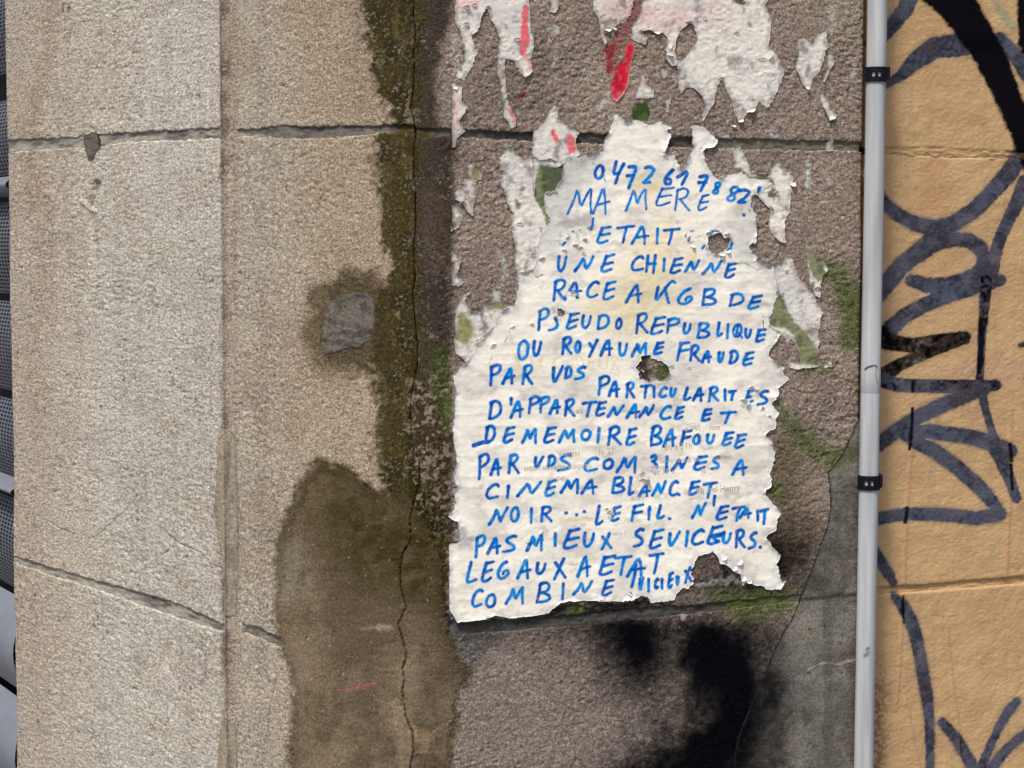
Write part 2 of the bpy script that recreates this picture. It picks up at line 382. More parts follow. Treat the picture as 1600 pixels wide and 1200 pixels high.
    C = mixc(C, lin(150, 132, 114), sstep(0.25, 0.6, n_hi) * sstep(4, -6, strip) * 0.75 * sstep(520, 640, v))
    C = mixc(C, lin(150, 140, 128), sstep(0.42, 0.7, vn(h / 3.2, w / 2.8, 623)) * sstep(4, -6, strip) * 0.5 * sstep(-0.5, 0.5, n_md))
    C = mixc(C, lin(98, 84, 76), sstep(7, -8, poly_sdf(u, v, [(655,300),(690,300),(700,420),(676,440),(660,400)]) + e) * 0.3)
    soak = poly_sdf(u, v, LPATCH, 40)
    C = mixc(C, lin(84, 74, 52), sstep(9, -5, soak - 3 + 5 * n_md + 4 * n_hi) * 0.85)
    # algae band running down the corner
    ed = poly_sdf(u, v, [(540,-900),(550,-300),(556,-60),(562,0),(562,20),(578,70),(582,110),(600,170),(612,196),(586,215),(584,250),(590,300),(598,350),(606,400),(610,430),(596,446),(588,470),
        (582,520),(580,560),(588,620),(590,700),(594,768),(560,742),(545,730),(500,716),(510,780),(560,900),(640,960),(700,960),(700,880),(690,800),(668,760),(655,720),(648,680),(645,600),
        (650,560),(655,500),(652,450),(650,380),(650,300),(646,200),(656,100),(660,0),(660,-900)], 90)
    m = sstep(9, -9, ed + 9 * n_md + 9 * n_hi)
    moss = mixc(np.zeros(C.shape) + lin(60, 54, 22), lin(43, 38, 20), sstep(-0.3, 0.5, n_md))
    moss = mixc(moss, lin(88, 80, 52), sstep(0.3, 0.8, fbm(h / 14, w / 40, 75, 3)) * 0.5)
    C = C * (1 - (m * 0.96)[..., None]) + moss * (m * 0.96)[..., None]
    C = mixc(C, lin(150, 140, 112), m * sstep(0.40, 0.66, vn(h / 3.0, w / 3.0, 77)) * (0.25 + 0.5 * sstep(-0.1, 0.5, n_md)) * 0.8)
    # dark halo round the repair plug
    pl = poly_sdf(u, v, [(496,462),(540,440),(592,448),(592,545),(566,562),(512,562),(488,525)], 80)
    C = mixc(C, lin(62, 54, 30), sstep(30, 2, pl + 10 * n_md + 6 * n_hi + 2) * 0.85)
    C = mixc(C, lin(120, 106, 84), sstep(16, 0, np.abs(seg_sdf(u, v, [(500,470),(482,500),(484,540),(500,575),(540,590)], 6)) + 7 * n_md) * 0.5)
    C = mixc(C, lin(110, 84, 78), sstep(3, -3, poly_sdf(u, v, [(580,434),(592,436),(610,446),(600,452),(582,450)]) + 2 * n_hi) * 0.8)
    # black-brown seam stains under the top joint and right of the poster
    def soft(pts, r, s): return sstep(s, -s, seg_sdf(u, v, pts, r, 90) + 5 * n_md)
    C = mixc(C, lin(98, 86, 66), soft([(1215,720),(1230,790),(1240,840)], 40, 30) * 0.7 * sstep(1300, 1286, u))
    C = spray_over(C, u, v, n_md, n_hi)
    ps = poster_sdf(u, v)
    C = mixc(C, lin(176, 172, 168), sstep(8, 0, ps + 4 * n_hi + 2 * n_md) * sstep(-3, 0, ps) * sstep(-0.3, 0.5, n_md + 0.4 * n_hi) * 0.5)
    # red smears above the poster
    red = sstep(3, -2, poly_sdf(u, v, [(990,-40),(1003,-40),(1000,20),(985,48),(972,70),(965,88),(958,112),(952,120),(946,92),(950,70),(965,48),(985,22)]) + 4 * n_hi) * 0.45
    red = np.maximum(red, 0.85 * sstep(3, -3, poly_sdf(u, v, [(968,58),(960,78),(956,100),(952,122),(946,104),(945,80),(956,66)]) + 5 * n_hi))
    red = np.maximum(red, sstep(2, -1, seg_sdf(u, v, [(818,146),(814,152)], 2.5) + 2 * n_hi) * 0.8)
    C = mixc(C, lin(150, 30, 48), red)
    C = mixc(C, lin(200, 160, 160), sstep(8, -4, seg_sdf(u, v, [(960,162),(985,140),(992,150)], 6) + 5 * n_hi) * 0.35)
    # chalky remains of paste and paper
    wh = np.zeros(u.shape)
    for pts, r, k in [([(950,148),(938,172)], 4, .6), ([(868,90),(867,100)], 3, .55), ([(862,120),(866,124)], 2, .6), ([(842,120),(842,140)], 2, .0), ([(915,118),(918,118)], 2, .5), ([(1263,252),(1264,290)], 3, .65),
                      ([(1292,275),(1296,282)], 4, .35), ([(1300,12),(1300,48)], 3, .45), ([(781,392),(786,410),(790,430),(782,446),(777,462)], 2, .6),
                      ([(1130,218),(1134,224)], 8, .6), ([(1335,95),(1334,165)], 2, .3), ([(1060,950),(1068,966)], 3, .5), ([(1204,206),(1212,214)], 5, .4), ([(867,100),(868,88)],2,.4),
                      ([(710,60),(716,120)], 6, .22),  ([(1085,915),(1150,905)], 4, .35)]:
        wh = np.maximum(wh, k * sstep(4, -2, seg_sdf(u, v, pts, r) + 3.5 * n_hi))
    C = mixc(C, lin(196, 194, 190), wh)
    for cr in THIN_CRACKS:
        C = mixc(C, lin(84, 72, 64), sstep(1.5, 0.3, np.abs(seg_sdf(u, v, cr, 0.0, 6) + 0.8 * n_hi)) * 0.45)
    # small break on the left face: highlight painted on its ledge, pit darkened
    C = mixc(C, lin(236, 224, 200), sstep(2.5, 0, seg_sdf(u, v, [(128,316),(136,324),(148,332)], 1.2) + n_hi) * 0.8)
    C = mixc(C, lin(110, 96, 84), sstep(4, -1, seg_sdf(u, v, [(150,288),(146,304),(141,316)], 4) + 3 * n_hi) * 0.6)
    return np.clip(C * 0.93, 0.001, 0.9)

def stone_height(h, z, u, v):
    H = relief(h, z, u, v) * (1 - 0.72 * smooth_mask(u, v))
    g = sstep(11, 7, np.abs(u - 357))
    H = H * (1 - 0.45 * g)
    for cr in THIN_CRACKS:
        H = H - 0.0011 * sstep(1.6, 0.2, np.abs(seg_sdf(u, v, cr, 0.0, 6)))
    H = H - 0.005 * sstep(5, -2, seg_sdf(u, v, [(150,286),(147,296)], 3)) + 0.003 * sstep(3, 0, seg_sdf(u, v, [(128,314),(148,330)], 1.5))
    return H + swell(h, z)

# ------------------------------------------------------------------ blocks
GRID = 1.6
def edge_fn(pts, seed, amp=1.3):
    pts = np.array(pts, float)
    hs, zs = px_to_hz(pts[:, 0], pts[:, 1])
    return lambda h: np.interp(h, hs, zs) + PX * amp * (vn(h / 6, h * 0 + seed, 80) + 0.6 * vn(h / 2.4, h * 0 + seed, 81))
def hcurve(pts, off=0.0, seed=0, amp=0.6):
    pts = np.array(pts, float)
    hs, zs = px_to_hz(pts[:, 0] + off, pts[:, 1])
    o = np.argsort(zs)
    return lambda z: np.interp(z, zs[o], hs[o]) + amp * vn(z / PX / 3.0, z * 0 + seed, 83)
def block(name, parent, hl, hr, zb, zt, v_lo, v_hi, mat, colf, heightf, back=0.022, rnd=2.2, grain=1.0, label=None, base=0.0):
    """dressed block between two vertical edge curves and two joint curves; dense where v_lo..v_hi is seen, coarse beyond"""
    z_mid = 1.5
    h0 = float(hl(np.array([z_mid]))[0]); h1 = float(hr(np.array([z_mid]))[0])
    nu = max(8, int((h1 - h0) / GRID))
    tau = np.linspace(0, 1, nu + 1)
    hm = h0 + (h1 - h0) * tau
    Zb = zb(hm); Zt = zt(hm)
    zc_b, zc_t = Zb.mean(), Zt.mean()
    # vertical parameter: dense inside the seen rows
    ue = hz_to_px(np.array([h0, h1]), np.array([1.4, 1.4]))[0]
    zv_hi = float(max(px_to_hz(ue, np.array([v_lo] * 2))[1])); zv_lo = float(min(px_to_hz(ue, np.array([v_hi] * 2))[1]))
    zd0 = max(zc_b, min(zv_lo, zc_t)); zd1 = min(zc_t, max(zv_hi, zc_b))
    dz = GRID * PX * 1.02
    zs = list(np.arange(zd0, zd1, dz)) + [zd1]
    lo = []; st = dz * 3; zz = zd0
    while zc_b < zz - st: zz -= st; lo.append(zz); st = min(st * 1.5, 0.05)
    if zd0 > zc_b + 1e-6: lo.append(zc_b)
    hi = []; st = dz * 3; zz = zd1
    while zc_t > zz + st: zz += st; hi.append(zz); st = min(st * 1.5, 0.05)
    if zd1 < zc_t - 1e-6: hi.append(zc_t)
    zs = np.array(lo[::-1] + zs + hi)
    t = (zs - zc_b) / (zc_t - zc_b)
    Z = Zb[None, :] * (1 - t[:, None]) + Zt[None, :] * t[:, None]
    HL = hl(Z[:, 0]); HR = hr(Z[:, -1])
    H = HL[:, None] * (1 - tau[None, :]) + HR[:, None] * tau[None, :]
    U, V = hz_to_px(H, Z)
    off = heightf(H, Z, U, V) + base
    # rounded arris
    dzp = np.minimum(Z - Zb[None, :], Zt[None, :] - Z) / PX
    dhp = np.minimum(H - HL[:, None], HR[:, None] - H)
    dd = np.minimum(np.maximum(dzp, 0), np.maximum(dhp * 1.0, 0)) + 0.5 * vn(H / 3, Z / PX / 3, 85)
    r = rnd
    off = off - 0.0011 * np.clip(1 - dd / r, 0, 1) ** 2
    C = colf(H, Z, U, V)
    # returns into the joint
    Hp = np.pad(H, 1, 'edge'); Zp = np.pad(Z, 1, 'edge'); Op = np.pad(off, 1, 'edge')
    Cp = np.pad(C, ((1, 1), (1, 1), (0, 0)), 'edge')
    Op[0, :] = Op[-1, :] = Op[:, 0] = Op[:, -1] = -back
    P = place(Hp, Zp, Op)
    R, K = Hp.shape
    idx = np.arange(R * K).reshape(R, K)
    F = np.stack([idx[:-1, :-1], idx[:-1, 1:], idx[1:, 1:], idx[1:, :-1]], -1).reshape(-1, 4)
    chart = np.stack([Hp, Zp / PX, Op / PX], -1).reshape(-1, 3)
    o = np_mesh(name, P.reshape(-1, 3), F, mat, {'pigment': rgba(Cp), 'chart': chart, 'grain': np.full(R * K, grain)})
    sc.collection.objects.link(o); adopt(o, parent)
    if label: o['label'] = label
    return o
const = lambda c: (lambda z: np.full(np.shape(z), float(c)))
zconst = lambda c: (lambda h: np.full(np.shape(h), float(c)))

TOP_A_UP = [(-40,222),(20,219),(80,217),(128,213),(140,210),(200,207),(280,203),(345,200)]
TOP_A_DN = [(-40,242),(20,237),(80,234),(130,230),(160,228),(200,222),(290,219),(345,215)]
TOP_B_UP = [(368,203),(400,201),(440,197),(480,198),(540,197),(575,197),(600,195),(650,195)]
TOP_B_DN = [(368,214),(405,213),(440,216),(470,217),(520,215),(560,211),(580,209),(650,208)]
TOP_C_UP = [(648,200),(690,201),(750,203),(820,206),(900,207),(1000,212),(1060,214),(1200,218),(1345,222)]
TOP_C_DN = [(648,214),(700,214),(760,217),(830,220),(930,225),(1020,229),(1100,231),(1200,234),(1345,236)]
LOW_A_UP = [(-40,850),(20,868),(60,880),(125,900),(165,912),(212,924),(262,940),(300,954),(345,975)]
LOW_A_DN = [(-40,862),(22,878),(60,892),(125,913),(165,928),(200,940),(250,957),(290,971),(345,988)]
LOW_B_UP = [(368,972),(400,980),(425,990),(450,1000),(650,975)]
LOW_B_DN = [(368,985),(400,995),(425,1006),(450,1014),(650,995)]
LOW_C_UP = [(640,975),(700,972),(800,968),(900,962),(1000,950),(1100,944),(1240,931),(1345,921)]
LOW_C_DN = [(640,992),(700,992),(800,986),(900,978),(1000,968),(1100,957),(1240,941),(1345,931)]

pillar = empty('stone_pillar', (-0.2, 2.6, 0.0), 'rough beige stone pillar built of large blocks with a moss-stained corner crack', 'stone pillar')
ZT, ZB = 3.2, 0.0
hG0 = const(346.5); hG1 = const(368.5)
cl = hcurve(CRACK, -0.6, 3); crr = hcurve(CRACK, 0.7, 5)
cols = [('A', const(13.5), hG0, TOP_A_UP, TOP_A_DN, LOW_A_UP, LOW_A_DN), ('B', hG1, cl, TOP_B_UP, TOP_B_DN, LOW_B_UP, LOW_B_DN),
        ('C', crr, const(1346), TOP_C_UP, TOP_C_DN, LOW_C_UP, LOW_C_DN)]
lab = {'A': 'pale block of the receding left face', 'B': 'tan block of the middle face', 'C': 'brown-grey block of the right face'}
for i, (k, hl, hr, tu, td, lu, ld) in enumerate(cols):
    block('stone_block', pillar, hl, hr, edge_fn(tu, 1 + i * 9), zconst(ZT), -25, 1225, M_stone, stone_col, stone_height, label=lab[k] + ', above the upper joint')
    block('stone_block', pillar, hl, hr, edge_fn(lu, 2 + i * 9), edge_fn(td, 3 + i * 9), -25, 1225, M_stone, stone_col, stone_height, label=lab[k] + ', between the two joints')
    block('stone_block', pillar, hl, hr, zconst(ZB), edge_fn(ld, 4 + i * 9), -25, 1225, M_stone, stone_col, stone_height, label=lab[k] + ', below the lower joint')
# shallow groove between the left and the middle face
block('groove_strip', pillar, const(344.5), const(370.5), zconst(ZB), zconst(ZT), -25, 1225, M_stone, stone_col,
      lambda h, z, u, v: stone_height(h, z, u, v) - 0.0003, back=0.03, rnd=0.1, base=0.0)

def strip(name, parent, h0, h1, up, dn, mat, colf, depth, seed, over=2.0, step=1.6, label=None):
    hs = np.arange(h0, h1 + step, step)
    zt = edge_fn(up, seed, 0)(hs) + over * PX; zb = edge_fn(dn, seed, 0)(hs) - over * PX
    n = 14
    t = np.linspace(0, 1, n)
    Z = zb[None] * (1 - t[:, None]) + zt[None] * t[:, None]; H = np.repeat(hs[None], n, 0)
    U, V = hz_to_px(H, Z)
    off = -depth + swell(H, Z) + 0.0007 * vn(H / 9, Z / PX / 4, 90) + 0.0003 * vn(H / 3, Z / PX / 2, 91) + 0.0012 * vn(H / 55, Z * 0, 92 + seed)
    P = place(H, Z, off)
    idx = np.arange(H.size).reshape(H.shape)
    F = np.stack([idx[:-1, :-1], idx[:-1, 1:], idx[1:, 1:], idx[1:, :-1]], -1).reshape(-1, 4)
    C = colf(H, Z, U, V)
    o = np_mesh(name, P.reshape(-1, 3), F, mat, {'pigment': rgba(C), 'chart': np.stack([H, Z / PX, off / PX], -1).reshape(-1, 3), 'grain': np.ones(H.size)})
    sc.collection.objects.link(o); adopt(o, parent)
    if label: o['label'] = label
    return o
def mortar_col(h, z, u, v):
    n = fbm(h / 22, z / PX / 8, 95, 4)
    C = np.zeros(u.shape + (3,)) + lin(146, 143, 134)
    C = mixc(C, lin(162, 156, 142), sstep(-0.1, 0.7, n))
    C = mixc(C, lin(84, 80, 76), sstep(0.0, 0.8, -n) * 0.8)
    C = mixc(C, lin(88, 84, 80), sstep(380, 430, u) * 0.75)
    C = mixc(C, lin(70, 62, 36), sstep(600, 625, u) * sstep(700, 660, u) * 0.9)
    C = mixc(C, lin(62, 58, 56), sstep(730, 780, u) * sstep(1100, 1060, u) * 0.7 * sstep(500, 300, v))
    C = mixc(C, lin(112, 106, 92), sstep(1060, 1180, u) * 0.8)
    blk = sstep(700, 720, u) * sstep(1230, 1160, u) * sstep(900, 930, v)
    C = mixc(C, lin(52, 52, 54), blk * (0.65 + 0.3 * n))
    C = mixc(C, lin(80, 96, 46), sstep(1120, 1150, u) * sstep(1250, 1230, u) * sstep(900, 930, v) * 0.7)
    return C
for (a, b, up, dn, d, s) in [(13, 346, TOP_A_UP, TOP_A_DN, .0028, 1), (368, 646, TOP_B_UP, TOP_B_DN, .0032, 2), (651, 1343, TOP_C_UP, TOP_C_DN, .0036, 3),
                             (13, 346, LOW_A_UP, LOW_A_DN, .0030, 4), (368, 640, LOW_B_UP, LOW_B_DN, .0045, 5), (640, 1343, LOW_C_UP, LOW_C_DN, .0026, 6)]:
    strip('mortar_joint', pillar, a, b, up, dn, M_mortar, mortar_col, d, s)
# solid core behind the blocks, with its left return
def core(name, parent, h0, h1, depth, z0, z1, left_return, thick=0.5):
    hs = np.linspace(h0, h1, 60)
    P = place(hs, hs * 0, -depth + hs * 0)[:, :2]
    back = P.copy(); back[:, 1] = P[:, 1].max() + thick
    ring = np.concatenate([P, back[::-1]])
    n = len(ring)
    V = np.concatenate([np.c_[ring, np.full(n, z0)], np.c_[ring, np.full(n, z1)]])
    F = np.array([[i, (i + 1) % n, n + (i + 1) % n, n + i] for i in range(n)])
    o = np_mesh(name, V, F, M_core, smooth=False)
    sc.collection.objects.link(o); adopt(o, parent)
    return o
core('masonry_core', pillar, 15, 1343, 0.016, ZB, ZT, True)

# ------------------------------------------------------------------ sheets: plaster patches and papers with torn outlines
def sheet(name, outline, holes=(), g=1.6, ragged=(1.6, 1.2), mat=None, colf=None, follow=0.5, lift=0.0007, curl=0.0, curl_w=4.0, thick=0.0005,
          seed=0, wave=0.0, round_edge=0.0, parent=None, label=None, cat=None, group=None, grain=1.0, extra=None):
    pts = np.array(outline, float)
    u0, v0 = pts.min(0) - 5; u1, v1 = pts.max(0) + 5
    us = np.arange(u0, u1, g); vs = np.arange(v0, v1, g)
    U, V = np.meshgrid(us, vs)
    # distance field on a coarser raster, then interpolated
    cs = 2.0 if (u1 - u0) > 120 else 1.0
    cu = np.arange(u0 - 2, u1 + 4, cs); cv = np.arange(v0 - 2, v1 + 4, cs)
    CU, CV = np.meshgrid(cu, cv)
    S = poly_sdf(CU, CV, pts, 40)
    for hpoly in holes: S = np.maximum(S, -poly_sdf(CU, CV, hpoly, 1e4))
    fx = (U - cu[0]) / cs; fy = (V - cv[0]) / cs
    ix = fx.astype(int); iy = fy.astype(int); fx -= ix; fy -= iy
    S = (S[iy, ix] * (1 - fx) + S[iy, ix + 1] * fx) * (1 - fy) + (S[iy + 1, ix] * (1 - fx) + S[iy + 1, ix + 1] * fx) * fy
    straight = 1.0
    if extra is not None: straight = extra(U, V)
    straight = straight * np.clip(0.75 + 0.75 * fbm(U / 45 + seed, V / 45, 118, 2), 0.15, 1.6)
    S = S + straight * (ragged[0] * fbm(U / 9 + seed, V / 9, 110, 3) + ragged[1] * vn(U / 2.6, V / 2.6 + seed, 113))
    gy, gx = np.gradient(S, g)
    gl = np.hypot(gx, gy) + 1e-6
    near = (np.abs(S) < 0.75 * g)
    mv = np.where(near, np.clip(S / gl, -0.75 * g, 0.75 * g), 0)
    U2 = U - mv * gx / gl; V2 = V - mv * gy / gl
    ins = (S < 0) | near
    cell = ins[:-1, :-1] & ins[1:, :-1] & ins[:-1, 1:] & ins[1:, 1:]
    deep = (S < -0.05)
    cell &= (deep[:-1, :-1] | deep[1:, :-1] | deep[:-1, 1:] | deep[1:, 1:])
    H, Z = px_to_hz(U2, V2)
    w = Z / PX
    d = np.maximum(-S, 0)
    low = relief(H, Z, U2, V2)
    off = swell(H, Z) + lift + follow * low
    if wave: off = off + wave * (fbm(U2 / 60, V2 / 34, 120 + seed, 4) + 0.35 * (1 - np.abs(vn(U2 / 40 + V2 / 60, V2 / 16, 125)) * 2))
    off = off + (0.00009 if name == 'handwritten_poster' else 0.00011) * vn(U2 / 4.5, V2 / 3.6, 131)
    if curl:
        cm = sstep(0.05, 0.6, fbm(U2 / 22, V2 / 22, 140 + seed, 3) + 0.1)
        off = off + curl * cm * np.exp(-d / curl_w)
    if round_edge: off = off - round_edge * np.clip(1 - d / 3.0, 0, 1) ** 2
    C = colf(U2, V2, d, H, w)
    P = place(H, Z, off)
    n = U.size
    idx = np.arange(n).reshape(U.shape)
    F = np.stack([idx[1:, :-1], idx[1:, 1:], idx[:-1, 1:], idx[:-1, :-1]], -1)[cell]
    # edge thickness
    pc = np.pad(cell, 1)
    sk = []
    up = cell & ~pc[:-2, 1:-1]; dn = cell & ~pc[2:, 1:-1]; lf = cell & ~pc[1:-1, :-2]; rt = cell & ~pc[1:-1, 2:]
    a = idx[:-1, :-1]; b = idx[:-1, 1:]; c = idx[1:, 1:]; e = idx[1:, :-1]
    for m, p, q in ((up, a, b), (rt, b, c), (dn, c, e), (lf, e, a)):
        sk.append(np.stack([p[m], q[m]], -1))
    sk = np.concatenate(sk)
    used = np.unique(sk)
    remap = np.zeros(n, int); remap[used] = n + np.arange(len(used))
    Pf = P.reshape(-1, 3)
    low_v = place(H.ravel()[used], Z.ravel()[used], off.ravel()[used] - thick)
    F2 = np.stack([sk[:, 1], sk[:, 0], remap[sk[:, 0]], remap[sk[:, 1]]], -1)
    allV = np.concatenate([Pf, low_v]); allF = np.concatenate([F, F2])
    Cc = rgba(C); chart = np.stack([H, w, off / PX], -1).reshape(-1, 3)
    Cc = np.concatenate([Cc, Cc[used]]); chart = np.concatenate([chart, chart[used]])
    keep = np.unique(allF); mp = np.zeros(len(allV), int); mp[keep] = np.arange(len(keep))
    o = np_mesh(name, allV[keep], mp[allF], mat, {'pigment': Cc[keep], 'chart': chart[keep], 'grain': np.full(len(keep), grain)})
    finish(o, None, label, cat, group)
    if parent is not None: adopt(o, parent)
    return o

# plaster
def lpatch_col(u, v, d, h, w):
    n1 = fbm(u / 70, v / 90, 150, 4); n2 = fbm(u / 14, v / 14, 154, 4)
    C = np.zeros(u.shape + (3,)) + lin(110, 96, 77)
    C = mixc(C, lin(92, 80, 64), sstep(-0.2, 0.6, n1 + 0.3 * n2))
    C = mixc(C, lin(122, 108, 90), sstep(0.1, 0.8, -n1) * 0.8)
    C = mixc(C, lin(130, 124, 108), sstep(500, 450, u + 20 * n2) * sstep(820, 870, v) * sstep(960, 920, v) * 0.6)
    green = sstep(60, -50, poly_sdf(u, v, [(520,735),(592,770),(640,770),(690,840),(696,960),(640,950),(560,930),(520,880),(490,800)], 140) + 30 * n1 + 10 * n2)
    C = mixc(C, lin(58, 52, 24), np.clip(green * (0.85 + 0.25 * n2), 0, 1))
    C = mixc(C, lin(54, 47, 25), sstep(6, -4, d - 14 + 8 * n2) * sstep(980, 760, v) * 0.7)
    C = mixc(C, lin(92, 78, 56), sstep(12, 0, d + 4 * n2) * 0.5)
    C = mixc(C, lin(72, 62, 42), sstep(20, -10, seg_sdf(u, v, [(690,940),(700,990),(712,1020)], 12, 60) + 8 * n2) * 0.7)
    C = mixc(C, lin(60, 48, 30), sstep(8, -6, seg_sdf(u, v, [(722,1044),(732,1052)], 7, 60) + 5 * n2) * 0.8)
    C = mixc(C, lin(150, 136, 116), sstep(5, -2, seg_sdf(u, v, [(566,982),(585,980),(608,979)], 1.5, 20) + 3 * n2) * 0.6)
    C = mixc(C, lin(144, 126, 102), sstep(7, -5, poly_sdf(u, v, [(612,1090),(640,1110),(648,1145),(640,1200),(628,1200),(618,1150)], 30) + 6 * n2) * 0.5)
    C = mixc(C, lin(148, 126, 98), sstep(7, -5, poly_sdf(u, v, [(650,1145),(682,1140),(672,1165),(662,1178)], 30) + 5 * n2) * 0.55)
    C = mixc(C, lin(168, 76, 96), sstep(1.2, -0.8, seg_sdf(u, v, [(525,1079),(550,1077),(565,1072),(587,1067)], [0.5,1.0,1.0,0.5], 10) + 1.2 * n2) * 0.6)
    C = mixc(C, lin(196, 190, 176), sstep(0.93, 0.98, vn(u / 2.6, v / 2.6, 158)) * 0.5)
    C = mixc(C, lin(48, 42, 36), sstep(0.9, 0.96, vn(u / 4.2, v / 4.2, 159)) * 0.8)
    z_ = w * PX
    S = stone_col(h, z_, u, v)
    k = (sstep(11, 1, d + 5 * n2) * 0.85)[..., None]
    C = C * (1 - k) + S * k
    C = mixc(C, lin(30, 24, 18), sstep(1.5, 0.4, np.abs(seg_sdf(u, v, CRACK, 0, 8) + 0.9 * n2)) * 0.8)
    return C
lp = sheet('plaster_patch', LPATCH, g=1.7, ragged=(5, 3.0), mat=M_plaster, colf=lpatch_col, follow=0.35, lift=0.0011, wave=0.0007, thick=0.004, round_edge=0.0009, seed=3,
      parent=pillar, label='large brown plaster patch, green with algae at its top')
# open the crack in that patch
def crack_cut(o, pts, depth, width):
    me = o.data
    co = np.empty(len(me.vertices) * 3, np.float32); me.vertices.foreach_get('co', co); co = co.reshape(-1, 3)
    X, Y, Z = co[:, 0], co[:, 1], co[:, 2] - EYE
    d = Y * CP - Z * SP; up = Y * SP + Z * CP
    U = 800 + FPX * X / d; V = 600 - FPX * up / d
    s = seg_sdf(U, V, pts, 0, 8) + 0.8 * vn(U / 3, V / 3, 161)
    co[:, 1] += depth * sstep(width, width * 0.3, np.abs(s))
    me.vertices.foreach_set('co', co.ravel()); me.update()
crack_cut(lp, CRACK, 0.003, 1.3)
def rpatch_col(u, v, d, h, w):
    n1 = fbm(u / 60, v / 60, 170, 4); n2 = fbm(u / 10, v / 10, 174, 4)
    C = np.zeros(u.shape + (3,)) + lin(120, 117, 110)
    C = mixc(C, lin(100, 95, 89), sstep(0, 0.7, n1 + .3 * n2))
    C = mixc(C, lin(136, 130, 118), sstep(0.1, 0.8, -n1) * 0.8)
    C = mixc(C, lin(84, 79, 74), sstep(10, 4, np.abs(u - 1293 + 3 * n2)) * 0.6 * sstep(800, 900, v))
    C = mixc(C, lin(88, 80, 72), sstep(0.1, 0.8, fbm(u / 26, v / 40, 177, 4)) * 0.6)
    C = mixc(C, lin(84, 78, 66), sstep(60, 0, np.abs(v - 900)) * sstep(-0.2, 0.7, n1) * 0.5)
    C = mixc(C, lin(54, 50, 46), sstep(5, 1.5, np.abs(v - 938 + (u - 1240) * 0.105 + 1.5 * n2)) * 0.75)
    C = mixc(C, lin(178, 170, 152), sstep(2.4, 0.3, np.abs(seg_sdf(u, v, [(1262,1045),(1285,1035),(1310,1037),(1336,1029)], 0, 8) + n2)) * 0.7)
    C = mixc(C, lin(88, 82, 76), sstep(2.0, 0.3, np.abs(seg_sdf(u, v, [(1196,1054),(1215,1058),(1240,1057),(1262,1040)], 0, 8) + n2)) * 0.7)
    C = spray_over(C, u, v, n1, n2)
    C = mixc(C, lin(40, 38, 40), sstep(3.0, 1.0, d + n2) * 0.8)
    C = mixc(C, lin(60, 56, 56), sstep(0.84, 0.93, vn(u / 4.5, v / 5.5, 178)) * 0.7)
    for p in ((1265,983),(1312,1004),(1218,1068),(1221,1190),(1288,978),(1306,886)):
        C = mixc(C, lin(96, 30, 26), sstep(2.6, 1.2, np.hypot(u - p[0], v - p[1])))
    return C
sheet('plaster_patch', RPATCH_EDGE + [(1349, 1275), (1351, 900)], g=1.7, ragged=(0.9, 0.9), mat=M_plaster, colf=rpatch_col, follow=0.20, lift=0.0014, wave=0.0006, thick=0.003,
      round_edge=0.0008, seed=8, parent=pillar, label='smooth grey cement repair beside the pipe, narrow at its top',
      extra=lambda U, V: sstep(1344, 1338, U))
def plug_col(u, v, d, h, w):
    n2 = fbm(u / 12, v / 7, 184, 4)
    C = mixc(np.zeros(u.shape + (3,)) + lin(104, 98, 90), lin(76, 73, 70), sstep(-0.2, 0.6, n2))
    return mixc(C, lin(70, 62, 44), sstep(3.5, 0.5, d + n2) * 0.7)
sheet('plaster_patch', [(527,461),(550,456),(572,458),(584,466),(586,490),(584,520),(575,534),(558,544),(545,545),(520,552),(508,556),(501,540),(500,515),(505,495),(508,478)], g=1.5,
      ragged=(2.0, 1.2), mat=M_plaster, colf=plug_col, follow=0.5, lift=0.0008, wave=0.0010, thick=0.004, round_edge=0.0022, seed=14, parent=pillar,
      label='fist-sized round grey mortar plug left of the mossy corner')
sheet('plaster_patch', [(131,211),(141,206),(150,205),(153,215),(155,232),(150,243),(142,254),(136,250),(133,240),(129,225)], g=1.4, ragged=(1.0, 1.0), mat=M_mortar, colf=plug_col,
      follow=0.3, lift=0.0006, thick=0.004, round_edge=0.001, seed=15, parent=pillar, label='small shield-shaped mortar plug in the upper joint of the left face')
def fill_col(u, v, d, h, w):
    n2 = fbm(u / 7, v / 30, 188, 4)
    C = mixc(np.zeros(u.shape + (3,)) + lin(150, 141, 126), lin(126, 117, 104), sstep(-0.3, 0.6, n2))
    C = mixc(C, lin(160, 149, 126), sstep(10, 4, np.abs(u - 345 + 3 * n2)) * 0.5)
    return mixc(C, lin(112, 98, 80), sstep(3, 0, d + n2) * 0.6)
sheet('mortar_fill', [(345,684),(356,672),(366,676),(371,700),(371,900),(368,964),(350,965),(349,900),(343,862),(336,835),(333,790),(337,765),(340,720),(338,700)], g=1.5, ragged=(1.2, .8),
      mat=M_plaster, colf=fill_col, follow=0.25, lift=0.0007, thick=0.004, round_edge=0.0012, seed=16, parent=pillar)
sheet('mortar_fill', [(346,1134),(356,1130),(368,1136),(370,1180),(370,1245),(338,1245),(339,1180),(341,1145)], g=1.5, ragged=(1.2, .8),
      mat=M_plaster, colf=fill_col, follow=0.25, lift=0.0007, thick=0.004, round_edge=0.0012, seed=17, parent=pillar)

